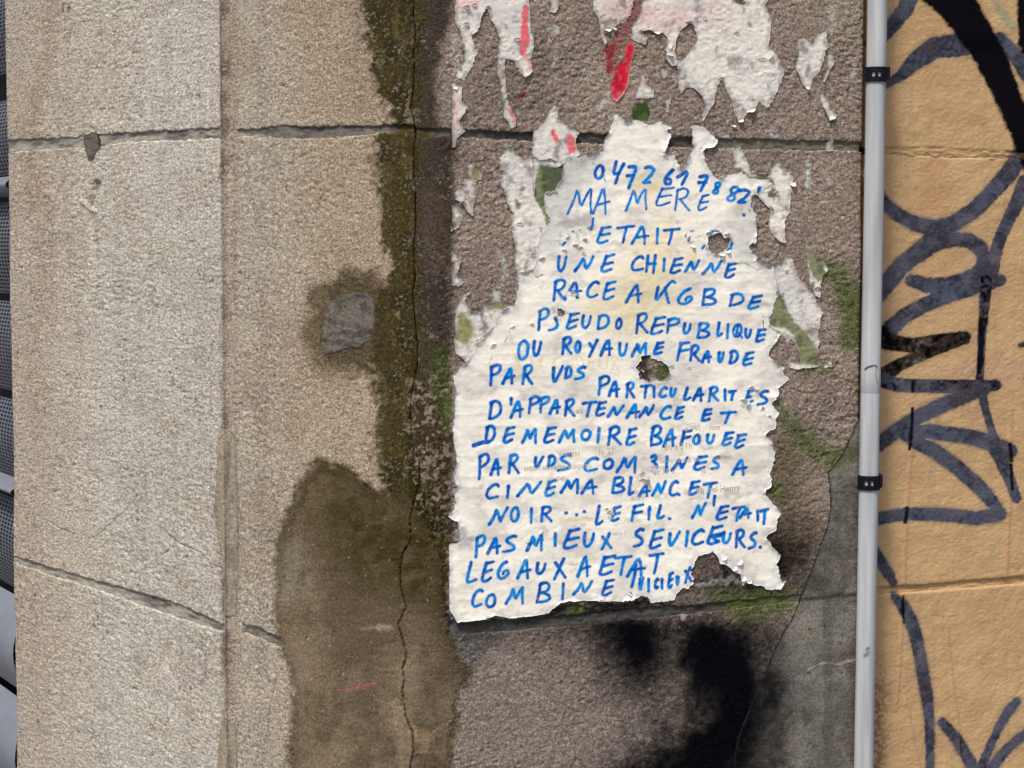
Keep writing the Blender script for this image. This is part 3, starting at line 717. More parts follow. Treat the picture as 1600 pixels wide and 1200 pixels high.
# ------------------------------------------------------------------ painted wall with graffiti
STROKES = [  # (points, radii, darkness 0 slate .. 1 black)
 ([(1428,-20),(1415,14),(1396,38),(1372,66)], [13,13,12,9], 0.15),
 ([(1382,134),(1408,118),(1430,96),(1460,75),(1500,70),(1560,66),(1588,88),(1620,140)], [5,9,14,17,18,16,12,12], 0.0),
 ([(1372,303),(1382,318),(1405,337),(1430,350),(1460,356),(1487,351),(1520,330),(1550,300),(1578,270),(1600,235)], [10,10,11,12,13,13,13,13,14,14], 0.05),
 ([(1602,285),(1590,315),(1572,352),(1560,380),(1551,412),(1546,440)], [12,12,10,10,11,13], 0.12),
 ([(1372,458),(1385,444),(1407,417),(1432,396),(1450,380),(1462,362)], [14,14,14,14,13,12], 0.08),
 ([(1438,398),(1462,382),(1490,374),(1515,376),(1532,388),(1538,405),(1532,424),(1510,438),(1480,446),(1448,446),(1424,438)], [12,11,11,12,12,11,12,13,13,12,10], 0.05),
 ([(1540,437),(1562,438)], [14,10], 0.1),
 ([(1545,438),(1515,450),(1478,462),(1446,476),(1414,493),(1392,512),(1384,530)], [13,13,13,12,12,13,14], 0.05),
 ([(1376,520),(1384,534),(1425,540),(1470,532),(1508,526)], [12,13,12,11,9], 0.85),
 ([(1508,531),(1450,551),(1407,569),(1384,584),(1372,592)], [7,9,10,12,14], 0.85),
 ([(1372,592),(1400,601),(1430,603),(1480,604),(1556,602)], [12,11,11,11,9], 0.4),
 ([(1540,440),(1537,490),(1534,520),(1531,575),(1531,606)], [10,8,7,6,7], 0.5),
 ([(1533,606),(1540,640),(1549,672),(1556,696)], [8,6,6,10], 0.1),
 ([(1540,606),(1500,622),(1465,636),(1432,653),(1400,673),(1374,694)], [10,12,12,12,12,11], 0.05),
 ([(1402,674),(1450,674),(1487,679),(1520,684),(1548,692),(1580,704)], [8,12,12,12,13,10], 0.05),
 ([(1404,676),(1430,690),(1462,706),(1500,734),(1532,763),(1555,790)], [6,11,12,12,12,10], 0.05),
 ([(1366,811),(1415,803),(1475,804),(1525,810),(1560,803)], [10,10,11,11,12], 0.05),
 ([(1552,695),(1567,722),(1578,752),(1587,778)], [12,11,9,8], 0.1),
 ([(1364,858),(1376,876),(1388,896),(1396,910)], [8,9,9,6], 0.05),
 ([(1397,931),(1411,947),(1424,972),(1433,1002),(1440,1040),(1448,1087),(1452,1125),(1453,1187),(1452,1240)], [6,10,11,10,10,10,8,7,7], 0.05),
 ([(1473,1129),(1494,1155),(1514,1187),(1526,1220)], [8,9,10,9], 0.05), ([(1588,1096),(1575,1112),(1560,1138),(1545,1172),(1526,1215)], [7,8,7,7,9], -0.1),
 ([(1604,1146),(1588,1158),(1568,1178),(1550,1200),(1535,1225)], [8,8,8,9,9], -0.1), ([(1600,538),(1593,540)], [5,3], 1.0)]
DRIPS = [([(1425,638),(1425,660),(1424,680),(1421,702)], 2.6), ([(1426,598),(1426,611)], 3.0), ([(1417,793),(1414,816)], 2.8), ([(1411,931),(1410,950),(1412,974)], [1.5,3,1.5]),
         ([(1578,694),(1580,720)], 3.2), ([(1579,726),(1580,745),(1581,764)], 2.6), ([(1534,512),(1530,574)], 4.5), ([(1499,1156),(1501,1166),(1503,1182)], .9)]
FAT = [(1400,-180),(1436,-60),(1440,0),(1465,20),(1487,47),(1520,92),(1542,132),(1562,175),(1577,205),(1587,232),(1597,257),(1612,300),(1640,330),(1640,240),(1600,158),(1582,108),(1565,67),(1550,42),(1527,0),(1500,-80),(1460,-190)]
FAT2 = [(1570,-200),(1588,-60),(1590,30),(1592,70),(1602,95),(1650,140),(1660,-60),(1630,-210)]
def yellow_col(h, z, u, v):
    w = z / PX
    n1 = fbm(u / 80, v / 80, 200, 4); n2 = fbm(u / 18, v / 18, 204, 4); n3 = fbm(u / 4.5, v / 4.5, 208, 2)
    C = np.zeros(u.shape + (3,)) + lin(199, 165, 121)
    C = mixc(C, lin(191, 156, 115), sstep(-0.2, 0.6, n1 + 0.3 * n2) * 0.8)
    C = mixc(C, lin(190, 148, 114), sstep(0.35, 0.9, n2) * 0.3)
    C = mixc(C, lin(170, 140, 112), sstep(0.25, 0.9, fbm(u / 9, v / 160, 640, 4)) * 0.25)
    C = mixc(C, lin(186, 142, 108), sstep(30, 0, seg_sdf(u, v, [(1460,270),(1466,320)], 6, 60) + 12 * n2) * 0.5)
    C = mixc(C, lin(196, 160, 134), sstep(40, 0, np.abs(v - 580 + 10 * n2)) * sstep(1440, 1500, u) * 0.45)
    for pts in ([(1424,705),(1420,760),(1416,800),(1412,930),(1408,1000),(1404,1060),(1400,1110)], [(1580,640),(1578,760),(1574,830),(1572,905)], [(1480,980),(1487,1060),(1496,1130),(1500,1160)],
                [(1414,1090),(1428,1160),(1436,1200)]):
        C = mixc(C, lin(190, 140, 106), sstep(5, 1, seg_sdf(u, v, pts, 1.0, 12) + 1.5 * n2) * 0.34)
    # splashed reddish grime beside the pipe, low down
    sp = sstep(40, 0, u - 1362 - 10 * n1) * sstep(970, 1100, v)
    C = mixc(C, lin(128, 92, 84), sp * sstep(0.0, 0.35, n3 + 0.9 * sp - 0.45) * 0.8)
    C = mixc(C, lin(150, 130, 110), sstep(16, 2, u - 1366 + (v - 100) * 0.014 + 4 * n2) * 0.4)
    # pale green haze stroke
    C = mixc(C, lin(120, 146, 118), sstep(4, -3, seg_sdf(u, v, [(1548,-30),(1560,12),(1582,40)], 6) + 3 * n2) * 0.55)
    sl0 = lin(64, 73, 94)
    M = np.zeros(u.shape); D = np.zeros(u.shape)
    for pts, r, dk in STROKES:
        s = seg_sdf(u, v, pts, r, 12) + 0.8 * n3
        m = sstep(1.4, -1.2, s)
        if dk < 0.1: m = np.maximum(m, sstep(4.5, -3.5, s + 1.5 * n2) * 0.8)
        C = mixc(C, lin(120, 108, 98), sstep(10, 0, s + 4 * n2) * 0.10)
        D = np.where(m > 0.5, dk, np.where(m > M, dk, D)); M = np.maximum(M, m)
    edge = 0.95 + 0.06 * n3 + 0.08 * n2
    sl = mixc(np.zeros(C.shape) + sl0, lin(38, 44, 62), sstep(-0.4, 0.6, n2 + n1))
    sl = mixc(sl, lin(120, 122, 130), sstep(0.1, 0.9, n3 + 0.6 * n2 + 0.1) * 0.30 * (D < 0.5))
    sl = mixc(sl, lin(5, 5, 12), np.clip(sstep(0.28, 0.72, D + 0.28 * (n3 + n2) * (D > 0.3)), 0, 1))
    C = C * (1 - (M * np.clip(edge, 0, 1))[..., None]) + sl * (M * np.clip(edge, 0, 1))[..., None]
    for pts, r in DRIPS:
        C = mixc(C, lin(10, 10, 18), sstep(0.8, -0.8, seg_sdf(u, v, pts, r, 8) + 0.5 * n3) * 0.97)
    for poly in (FAT, FAT2):
        C = mixc(C, lin(3, 3, 12), sstep(3.2, -2.8, poly_sdf(u, v, poly, 30) + 1.6 * n3 + 0.8 * n2) * 0.995)
    return np.clip(C, 0.001, 0.9)
def yellow_h(h, z, u, v):
    w = z / PX
    H = 0.00019 * vn(h / 5.0, w / 4.2, 220) + 0.00024 * vn(h / 2.8, w / 2.5, 221) + 0.0011 * fbm(h / 70, w / 70, 222, 3) + 0.0003 * vn(h / 14, w / 14, 229)
    for pts in ([(1424,705),(1416,800),(1412,930),(1404,1060),(1400,1110)], [(1580,640),(1578,760),(1572,905)], [(1480,980),(1487,1060),(1500,1160)], [(1414,1090),(1428,1160),(1436,1200)]):
        H = H + 0.0007 * sstep(4, 0, seg_sdf(u, v, pts, 0.6, 8))
    return H
ywall = empty('painted_wall', (0.6, 2.75, 0.0), 'ochre painted block wall covered in dark spray graffiti strokes right of the pipe', 'wall')
GRID_FAR = 14
Y_T_UP = [(1330,229),(1380,229),(1420,232),(1450,230),(1490,234),(1560,236),(1600,238),(1700,243),(2700,288)]
Y_T_DN = [(1330,242),(1380,241),(1430,243),(1480,246),(1560,247),(1600,249),(1700,254),(2700,299)]
Y_L_UP = [(1330,922),(1366,919),(1450,913),(1540,905),(1600,900),(1700,890),(2700,800)]
Y_L_DN = [(1330,933),(1366,930),(1450,924),(1540,917),(1600,912),(1700,902),(2700,811)]
hyl, hyr = const(1360), const(1690)
ylab = 'ochre painted block '
block('wall_block', ywall, hyl, hyr, edge_fn(Y_T_UP, 61, .6), zconst(ZT), -25, 1225, M_paint, yellow_col, yellow_h, rnd=4.0, grain=1, label=ylab + 'above the upper joint')
block('wall_block', ywall, hyl, hyr, edge_fn(Y_L_UP, 62, .5), edge_fn(Y_T_DN, 63, .6), -25, 1225, M_paint, yellow_col, yellow_h, rnd=4.0, label=ylab + 'between the joints, most of the graffiti on it')
block('wall_block', ywall, hyl, hyr, zconst(ZB), edge_fn(Y_L_DN, 64, .5), -25, 1225, M_paint, yellow_col, yellow_h, rnd=4.0, label=ylab + 'below the lower joint')
_g = GRID; GRID = GRID_FAR
for zb_, zt_ in ((edge_fn(Y_T_UP, 61, .6), zconst(ZT)), (edge_fn(Y_L_UP, 62, .5), edge_fn(Y_T_DN, 63, .6)), (zconst(ZB), edge_fn(Y_L_DN, 64, .5))):
    block('wall_block', ywall, const(1694), const(2640), zb_, zt_, -25, 1225, M_paint, yellow_col, lambda h, z, u, v: yellow_h(h, z, u, v) * 0.3, rnd=4.0)
GRID = _g
def yj_col(h, z, u, v):
    C = yellow_col(h, z, u, v)
    C = mixc(C, lin(150, 118, 84), 0.25 + 0 * u)
    # fine crack wandering along the upper joint
    cy = 241 + 3.2 * vn(u / 9, u * 0, 230) + 1.5 * vn(u / 3, u * 0, 231) + (u - 1400) * 0.02
    return mixc(C, lin(70, 50, 38), sstep(1.3, 0.2, np.abs(v - cy)) * 0.8)
strip('mortar_joint', ywall, 1361, 2640, Y_T_UP, Y_T_DN, M_paint, yj_col, 0.0036, 7)
strip('mortar_joint', ywall, 1361, 2640, Y_L_UP, Y_L_DN, M_paint, yellow_col, 0.0034, 8)
core('masonry_core', ywall, 1362, 2638, 0.016, ZB, ZT, False)

# ------------------------------------------------------------------ conduit pipe with two saddle clamps
def at_depth(u, v, Y):
    a = (u - 800) / FPX; b = (600 - v) / FPX
    yy = CP + SP * b; zz = -SP + CP * b
    return np.array([Y / yy * a, Y, EYE + Y / yy * zz])
PA = at_depth(1371.0, 0, 2.650); PB = at_depth(1349.5, 1200, 2.642)
PDIR = (PA - PB) / np.linalg.norm(PA - PB)
PR = 15.3 * 2.65 / FPX
def pipe_at(v):
    t = (1200 - v) / 1200.0
    return PB + (PA - PB) * t
def tube(name, p0, p1, rads, ts, n=40):
    d = (p1 - p0); L = np.linalg.norm(d); d = d / L
    x = np.cross(d, [0, 1, 0]); x /= np.linalg.norm(x); y = np.cross(d, x)
    V = []; 
    for r, t in zip(rads, ts):
        for k in range(n):
            a = 2 * math.pi * k / n
            V.append(p0 + d * L * t + r * (math.cos(a) * x + math.sin(a) * y))
    F = [[i * n + k, i * n + (k + 1) % n, (i + 1) * n + (k + 1) % n, (i + 1) * n + k] for i in range(len(rads) - 1) for k in range(n)]
    return np.array(V), np.array(F)
def pvc_mat():
    m = bpy.data.materials.new('grey_pvc'); m.use_nodes = True
    nt = m.node_tree; N = nt.nodes; L = nt.links; b = N['Principled BSDF']
    tc = N.new('ShaderNodeTexCoord'); mp = N.new('ShaderNodeMapping'); mp.inputs['Scale'].default_value = (90, 90, 6)
    t = N.new('ShaderNodeTexNoise'); t.inputs['Scale'].default_value = 1.0; t.inputs['Detail'].default_value = 6
    L.new(tc.outputs['Object'], mp.inputs[0]); L.new(mp.outputs[0], t.inputs['Vector'])
    r = N.new('ShaderNodeValToRGB')
    r.color_ramp.elements[0].position = 0.28; r.color_ramp.elements[0].color = (*lin(150, 153, 156), 1)
    r.color_ramp.elements[1].position = 0.62; r.color_ramp.elements[1].color = (*lin(182, 185, 188), 1)
    L.new(t.outputs['Fac'], r.inputs[0])
    t2 = N.new('ShaderNodeTexNoise'); t2.inputs['Scale'].default_value = 55; t2.inputs['Detail'].default_value = 3
    L.new(tc.outputs['Object'], t2.inputs['Vector'])
    r2 = N.new('ShaderNodeValToRGB'); r2.color_ramp.elements[0].position = 0.70; r2.color_ramp.elements[1].position = 0.78
    L.new(t2.outputs['Fac'], r2.inputs[0])
    mx = N.new('ShaderNodeMix'); mx.data_type = 'RGBA'
    L.new(r2.outputs[0], mx.inputs[0]); L.new(r.outputs[0], mx.inputs[6]); mx.inputs[7].default_value = (*lin(118, 120, 122), 1)
    L.new(mx.outputs[2], b.inputs['Base Color']); b.inputs['Roughness'].default_value = 0.55; b.inputs['Specular IOR Level'].default_value = 0.25
    return m
M_pvc = pvc_mat()
M_black = plain_mat('black_plastic', (0.006, 0.006, 0.012), 0.5, spec=0.15)
M_dark = plain_mat('dark_scratch', tuple(lin(70, 84, 84)), 0.6)
base = pipe_at(1200) - PDIR * (pipe_at(1200)[2] - 0.02) / PDIR[2]
conduit = empty('conduit_pipe', tuple(base), 'thin grey plastic conduit pipe running down the edge of the stone pillar', 'pipe')
top = pipe_at(-1550)
V_, F_ = tube('pipe', base, pipe_at(606), [PR] * 2, [0, 1]); o = np_mesh('pipe', V_, F_, M_pvc); sc.collection.objects.link(o); adopt(o, conduit); o['label'] = 'lower length of grey pipe'
V_, F_ = tube('pipe', pipe_at(607), top, [PR * .995, PR * 1.02, PR * 1.02, PR * 1.0, PR * 1.0], [0, .0008 * .42, .036 * .42, .043 * .42, 1]); o = np_mesh('pipe', V_, F_, M_pvc); sc.collection.objects.link(o); adopt(o, conduit); o['label'] = 'upper length of grey pipe with widened socket end'
def clamp(v, label):
    c = pipe_at(v); hh = 11.3 * 2.65 / FPX
    nz, na = 30, 120
    r0 = PR * 1.07
    zs = np.linspace(-hh, hh, nz); an = np.linspace(math.radians(150), math.radians(395), na)   # round the front, seen from the camera at -Y
    V = []; 
    for z in zs:
        for a in an:
            # a = 270 deg faces the camera
            V.append([c[0] + PDIR[0] * z + r0 * math.cos(a), c[1] + r0 * math.sin(a), c[2] + z])
    V = np.array(V); F = []
    for i in range(nz - 1):
        for j in range(na - 1):
            a = 0.5 * (an[j] + an[j + 1]); z = 0.5 * (zs[i] + zs[i + 1])
            xx = math.cos(a) * r0 / PR
            hole = False
            for hx in (-0.42, 0.14):
                if ((xx - hx) / 0.17) ** 2 + (z / (hh * 0.36)) ** 2 < 1 and math.sin(a) < 0: hole = True
            if not hole: F.append([i * na + j, i * na + j + 1, (i + 1) * na + j + 1, (i + 1) * na + j])
    band = np_mesh('pipe_clamp', V, np.array(F), M_black)
    so = band.modifiers.new('thickness', 'SOLIDIFY'); so.thickness = 0.0012; so.offset = 1
    sc.collection.objects.link(band); adopt(band, conduit); band['label'] = label
    # the clip's flange on the right side, running back to the wall
    x0 = c[0] + PR * 1.02; x1 = c[0] + PR * 1.34; s = 0.0014
    bx = np.array([[x, y, z] for x in (x0, x1) for y in (c[1] - PR * 0.55, c[1] + PR * 1.6) for z in (c[2] - hh * 0.86, c[2] + hh * 1.12)])
    bx[[1, 3], 2] -= 0.0012; bx[[4], 2] += 0.003
    Fb = np.array([[0,1,3,2],[4,6,7,5],[0,4,5,1],[2,3,7,6],[0,2,6,4],[1,5,7,3]])
    fl = np_mesh('clamp_flange', bx, Fb, M_black, smooth=False)
    bv = fl.modifiers.new('bevel', 'BEVEL'); bv.width = 0.001; bv.segments = 2
    sc.collection.objects.link(fl)
    fl.parent = band; fl.matrix_parent_inverse = band.matrix_world.inverted() if False else fl.matrix_parent_inverse
    bpy.context.view_layer.update()
    fl.matrix_parent_inverse = band.matrix_world.inverted()
clamp(114.5, 'black plastic clamp near the top of the picture')
clamp(747.0, 'black plastic clamp at mid height of the pipe')
# dark scratch on the socket, added as a thin raised strip
tp = []
for i, (u, v) in enumerate([(1350,577),(1354,573),(1360,570.5),(1367,570),(1370,573),(1367,578),(1366,584),(1368,592),(1370,600)]):
    tp.append((u, v))
tpv = []
for (u, v) in tp:
    cc = pipe_at(v); X = at_depth(u, v, 2.64)[0]; dx = np.clip((X - cc[0]) / (PR * 1.06), -0.97, 0.97)
    tpv.append([cc[0] + PR * 1.06 * dx, cc[1] - PR * 1.06 * math.sqrt(1 - dx * dx) - 0.0003, cc[2] if False else at_depth(u, v, 2.64)[2]])
tpv = np.array(tpv); wv = np.array([2.4,2.0,1.5,1.2,1.4,1.0,0.8,0.7,0.5]) * 0.0005
VV = np.concatenate([tpv + np.c_[wv * 0.4, wv * 0, wv], tpv - np.c_[wv * 0.4, wv * 0, wv]])
FF = np.array([[i, i + 1, len(tp) + i + 1, len(tp) + i] for i in range(len(tp) - 1)])
o = np_mesh('pipe_scratch', VV, FF, M_dark); o.modifiers.new('thickness', 'SOLIDIFY').thickness = 0.0003
sc.collection.objects.link(o); adopt(o, conduit)

# ------------------------------------------------------------------ metal shutter far left, behind the pillar
M_steel = plain_mat('grey_painted_steel', tuple(lin(120, 125, 134)), 0.45, 0.0, 20, 0.1, spec=0.5)
M_steel2 = plain_mat('dull_perforated_steel', tuple(lin(92, 95, 104)), 0.5, 0.0, 20, 0.15)
M_void = plain_mat('black_recess', (0.006, 0.006, 0.009), 0.9)
sx, sy = np.array([-0.55, 1.0]) / math.hypot(0.55, 1.0)
S0 = np.array([-0.775, 3.26])                          # near edge, hidden behind the pillar
def on_shutter(s, z, off):                             # off = towards the camera side
    return [S0[0] + sx * s + (-sy) * off * -1 * 0 - sy * off * 0 + sx * 0 + off * (-0.0), S0[1] + sy * s - off, z]
shutter = empty('metal_shutter', (S0[0], S0[1] + 0.5, 0.0), 'grey perforated metal shutter slats at the far left edge behind the pillar', 'shutter')
def zrow(v):                                           # height of photograph row v on the shutter near its visible strip
    return at_depth(8, v, 3.36)[2]
LEN = 0.95
_slat_cache = {}
def slat(v0, v1, perf, label=None):
    z1, z0 = zrow(v0), zrow(v1); hgt = round(z1 - z0, 3)
    key = (hgt, perf)
    if key not in _slat_cache:
        V = []; F = []
        if perf:
            ps = 0.0060
            ns = int(LEN * 0.75 / (ps * 2.2)); nz = max(3, int(hgt / (ps * 1.0)))
            cw = LEN / ns; chh = hgt / nz
            for i in range(nz):
                for j in range(ns):
                    s0 = j * cw; zz = i * chh
                    def pt(a, b):
                        t = (zz + b * chh) / hgt
                        return [sx * (s0 + a * cw) - 0.010 * math.sin(math.pi * t), sy * (s0 + a * cw) - 0.018 * math.sin(math.pi * t), zz + b * chh]
                    b0 = len(V)
                    for a, b in ((0,0),(1,0),(1,1),(0,1),(.16,.22),(.80,.22),(.80,.80),(.16,.80)): V.append(pt(a, b))
                    F += [[b0, b0+1, b0+5, b0+4], [b0+1, b0+2, b0+6, b0+5], [b0+2, b0+3, b0+7, b0+6], [b0+3, b0, b0+4, b0+7]]
        else:
            n = 12
            for i in range(n + 1):
                t = i / n
                for s in (0, LEN):
                    V.append([sx * s - 0.02 * math.sin(math.pi * t), sy * s - 0.034 * math.sin(math.pi * t) ** 0.8, t * hgt])
            F = [[2*i, 2*i+1, 2*i+3, 2*i+2] for i in range(n)]
        me = np_mesh('slat', np.array(V), np.array(F), M_steel2 if perf else M_steel, smooth=not perf).data
        _slat_cache[key] = me
    o = bpy.data.objects.new('perforated_slat' if perf else 'smooth_slat', _slat_cache[key])
    o.location = (S0[0], S0[1], z0)
    sc.collection.objects.link(o); adopt(o, shutter)
for v0, v1, p in [(-1480, -1330, 1), (-1322, -1170, 1), (-1162, -1010, 1), (-1002, -850, 1), (-842, -690, 1), (-682, -530, 1), (-522, -370, 1), (-362, -208, 1), (-200, -45, 1), (-38, 116, 1), (158, 274, 1), (276, 308, 0), (316, 458, 1), (470, 608, 1), (622, 742, 1), (742, 766, 0), (776, 914, 1), (926, 1070, 0), (1083, 1230, 0), (1242, 1390, 0), (1402, 1550, 0), (1562, 1700, 0), (1712, 1860, 0), (1872, 2010, 0)]:
    slat(v0, v1, p)
# black box added behind the slats so their gaps and holes look dark
b0 = np.array([S0[0] + 0.045 * sy, S0[1] - 0.045 * sx]) - 0.1 * np.array([sx, sy]); b1 = b0 + LEN * np.array([sx, sy]) * 1.2
bk = np.array([[b0[0], b0[1], 0], [b1[0], b1[1], 0], [b1[0] + .3 * sy, b1[1] - .3 * sx, 0], [b0[0] + .3 * sy, b0[1] - .3 * sx, 0]])
VV = np.concatenate([bk, bk + [0, 0, 3.2]]); FF = np.array([[0,1,5,4],[1,2,6,5],[2,3,7,6],[3,0,4,7],[4,5,6,7],[0,3,2,1]])
o = np_mesh('black_backing', VV, FF, M_void, smooth=False); sc.collection.objects.link(o); adopt(o, shutter)

# ------------------------------------------------------------------ pavement (below the frame)
M_pave = plain_mat('asphalt_pavement', (0.16, 0.155, 0.15), 0.9, 0, 8, 0.25, 0.002)
o = np_mesh('pavement', np.array([[-40, -40, 0], [40, -40, 0], [40, 40, 0], [-40, 40, 0]], float), np.array([[0, 1, 2, 3]]), M_pave, smooth=False)
finish(o, kind='structure')

# ------------------------------------------------------------------ papers
W1 = lin(226, 221, 210); W2 = lin(214, 210, 204); GREY = lin(176, 174, 172)
def green_on(C, u, v, n2):
    """old green brush strokes on the lower paper layers"""
    g = np.zeros(u.shape)
    for poly, s in (([(1216,448),(1222,462),(1228,480),(1240,500),(1262,524),(1282,552),(1282,572),(1248,570),(1247,548),(1240,524),(1226,512),(1202,512),(1201,494),(1210,474)], 2.5),
                    ([(846,256),(868,262),(882,254),(878,282),(870,290),(868,303),(850,303),(850,316),(854,328),(860,346),(855,356),(848,330),(836,312),(834,293),(838,272)], 1.5),
                    ([(1144,262),(1158,262),(1172,276),(1186,272),(1204,276),(1212,292),(1200,282),(1180,282),(1166,276),(1146,270)], 1.5),
                    ([(1200,300),(1208,290),(1214,300),(1210,312),(1200,308)], 2), ([(1258,384),(1270,396),(1284,408),(1290,428),(1280,440),(1268,430),(1262,410)], 2),
                    ([(714,495),(722,488),(736,500),(742,520),(730,538),(714,530)], 5), ([(758,470),(790,472),(800,478),(786,486),(764,480)], 3), ([(736,262),(748,264),(748,280),(736,280)], 2.5),
                    ([(1284,568),(1296,562),(1298,572),(1280,573)], 2), ([(806,312),(814,318),(814,328),(806,328)], 2)):
        g = np.maximum(g, sstep(s, -s, poly_sdf(u, v, poly, 12) + 1.8 * n2))
    G = mixc(np.zeros(C.shape) + lin(124, 130, 88), lin(84, 94, 56), sstep(-0.1, 0.5, fbm(u / 12, v / 12, 240, 3) + 0.6 * sstep(512, 500, v) * sstep(1190, 1200, u) * sstep(1246, 1232, u)))
    G = mixc(G, lin(66, 80, 44), sstep(2, -1, poly_sdf(u, v, [(848,258),(866,264),(880,256),(877,282),(870,290),(870,300),(852,302),(846,290)], 8) + n2))
    G = mixc(G, lin(180, 180, 84), sstep(760, 740, u) * 0.3)
    return C * (1 - (g * 0.93)[..., None]) + G * (g * 0.93)[..., None]
def red_on(C, u, v, n2):
    r = np.zeros(u.shape)
    for pts, rad, k in (([(821,10),(820,35),(820,60),(816,84)], [3,6,7,5], 1.0), ([(818,84),(826,100),(822,118)], [5,4,2], .45), ([(796,158),(800,175),(804,188)], [2,4,4], .6), ([(712,150),(714,180),(710,205)], [3,4,3], .25),
                        ([(864,208),(868,216),(874,222)], [4,4,2], 1.0), ([(890,212),(892,226),(894,236)], [4,6,5], 1.0), ([(710,5),(745,6)], 4, .4), ([(842,128),(844,132)], 3, .7), ([(1004,118),(1006,128)], 3, .5)):
        r = np.maximum(r, k * sstep(1.5, -1.5, seg_sdf(u, v, pts, rad, 14) + 2.5 * n2))
    C = mixc(C, lin(232, 92, 108), r * 0.92)
    pk = sstep(24, -10, seg_sdf(u, v, [(962,12),(975,20)], 10, 60) + 12 * n2) * 0.5 + sstep(22, -8, seg_sdf(u, v, [(1012,26),(1034,34),(1058,24)], 14, 60) + 10 * n2) * 0.42 + sstep(24, -8, seg_sdf(u, v, [(1130,28),(1110,20)], 10, 60) + 10 * n2) * 0.25
    return mixc(C, lin(206, 150, 150), pk)
def old_col(tone=0.0, see=0.0):
    def f(u, v, d, h, w):
        n1 = fbm(u / 45, v / 45, 250, 4); n2 = fbm(u / 7, v / 7, 254, 4); n3 = fbm(u / 16, v / 24, 258, 4)
        C = mixc(np.zeros(u.shape + (3,)) + W1, W2, sstep(-0.3, 0.5, n1))
        C = mixc(C, lin(190, 186, 178), sstep(0.05, 0.8, n3) * (0.5 + tone))
        C = mixc(C, lin(142, 138, 136), sstep(0.45, 1.0, n3 + 0.4 * n2) * (0.45 + 0.5 * tone))
        C = mixc(C, GREY, sstep(5.5, 0.5, d + 2 * n2) * (0.45 + 0.3 * tone))
        if see: C = mixc(C, lin(134, 122, 112), sstep(0.55 - see, 0.9 - see, n2 * 0.7 + n1 * 0.4 + 0.2) * 0.8)
        C = mixc(C, lin(236, 233, 226), sstep(0.55, 0.8, vn(u / 5, v / 5, 262)) * 0.5)
        C = red_on(C, u, v, n2)
        C = green_on(C, u, v, n2)
        S = stone_col(h, w * PX, u, v)
        k = np.clip(sstep(7, 0, d + 5 * n2) * 0.5 + see * (0.7 + 1.2 * n2) + 0.5 * sstep(0.55, 0.95, n3 + 0.5 * n2), 0, 0.85)[..., None]
        return C * (1 - k) + S * k
    return f
G1 = 'scraps of old posters left on the stone'
def scrap(name, pts, label, tone=0.2, see=0.0, holes=(), lift=0.0009, curl=0.0019, wave=0.0003, follow=0.40, seed=0, ragged=(1.5, 1.1), colf=None, g=1.6):
    return sheet(name, pts, holes, g, ragged, M_oldpaper, colf or old_col(tone, see), follow, lift, curl, 3.0, 0.0006, seed, wave, 0, None, label, 'paper scrap', G1)
scrap('paper_scrap', [(722,-150),(708,-110),(714,-60),(711,0),(711,17),(711,35),(718,49),(725,63),(714,70),(723,75),(727,91),(712,105),(713,122),(725,126),(730,115),(739,100),(746,84),(741,70),(737,56),(748,42),
    (750,26),(760,13),(765,31),(774,44),(781,61),(777,73),(776,98),(777,119),(781,136),(784,157),(788,182),(797,201),(805,198),(806,185),(800,171),(793,154),(791,129),(788,105),(788,91),(802,94),
    (811,112),(819,122),(826,119),(832,112),(830,98),(832,77),(833,61),(828,44),(828,17),(825,0),(832,-60),(815,-120),(780,-160),(750,-140)], 'large ragged grey-white scrap with a pink stripe at the top left of the papered stone', seed=1)
scrap('paper_scrap', [(706,128),(722,134),(721,157),(731,166),(717,190),(727,205),(714,215),(712,229),(707,231),(706,200)], 'narrow pinkish upright scrap hanging across the upper joint beside the dark corner', seed=2, ragged=(.7, .6), see=.1)
scrap('paper_scrap', [(858,36),(866,34),(874,42),(876,52),(868,56),(864,62),(858,54),(852,46)], 'small star-shaped white fleck high between the two larger top scraps', seed=3, see=.2)
scrap('paper_scrap', [(856,-10),(872,-12),(873,8),(868,20),(858,18),(862,6)], 'thin whitish shred at the top edge just above the star-shaped fleck', seed=4, see=.3)
scrap('paper_scrap', [(930,-130),(918,-70),(925,0),(927,15),(935,40),(940,60),(945,74),(948,62),(944,46),(951,54),(960,42),(975,32),(987,22),(990,0),(984,-60),(960,-140)], 'pink-tinged pointed scrap left of the red smear at the top', seed=5, see=.05)
scrap('paper_scrap', [(1030,-150),(1010,-80),(1003,0),(997,22),(987,42),(985,60),(997,67),(1007,72),(1010,57),(1000,50),(1015,46),(1025,54),(1035,51),(1042,60),(1037,75),(1037,95),(1050,104),(1056,98),(1057,112),(1057,125),
    (1062,150),(1070,136),(1082,137),(1095,150),(1100,165),(1095,182),(1097,191),(1105,177),(1115,160),(1120,135),(1126,122),(1132,137),(1142,157),(1147,180),(1155,192),(1167,177),(1177,172),(1187,157),
    (1197,172),(1207,155),(1220,132),(1225,112),(1215,87),(1200,70),(1203,50),(1205,30),(1196,10),(1204,-50),(1180,-120),(1120,-160),(1080,-130)], 'largest torn white scrap, spanning the top above the handwritten poster',
    holes=[[(1065,44),(1075,37),(1082,39),(1087,55),(1082,75),(1070,87),(1056,94),(1053,80),(1056,60)], [(1146,-4),(1158,-2),(1166,4),(1160,8),(1150,3)]], seed=6, wave=0.0004, follow=.4, lift=.001)
scrap('paper_scrap', [(1245,60),(1257,59),(1267,66),(1275,52),(1287,45),(1292,55),(1292,75),(1287,92),(1280,112),(1270,122),(1266,139),(1257,135),(1242,110),(1246,90)], 'heart-shaped pale grey scrap at the upper right near the pipe', seed=7, tone=.1, wave=.0003, lift=.001)
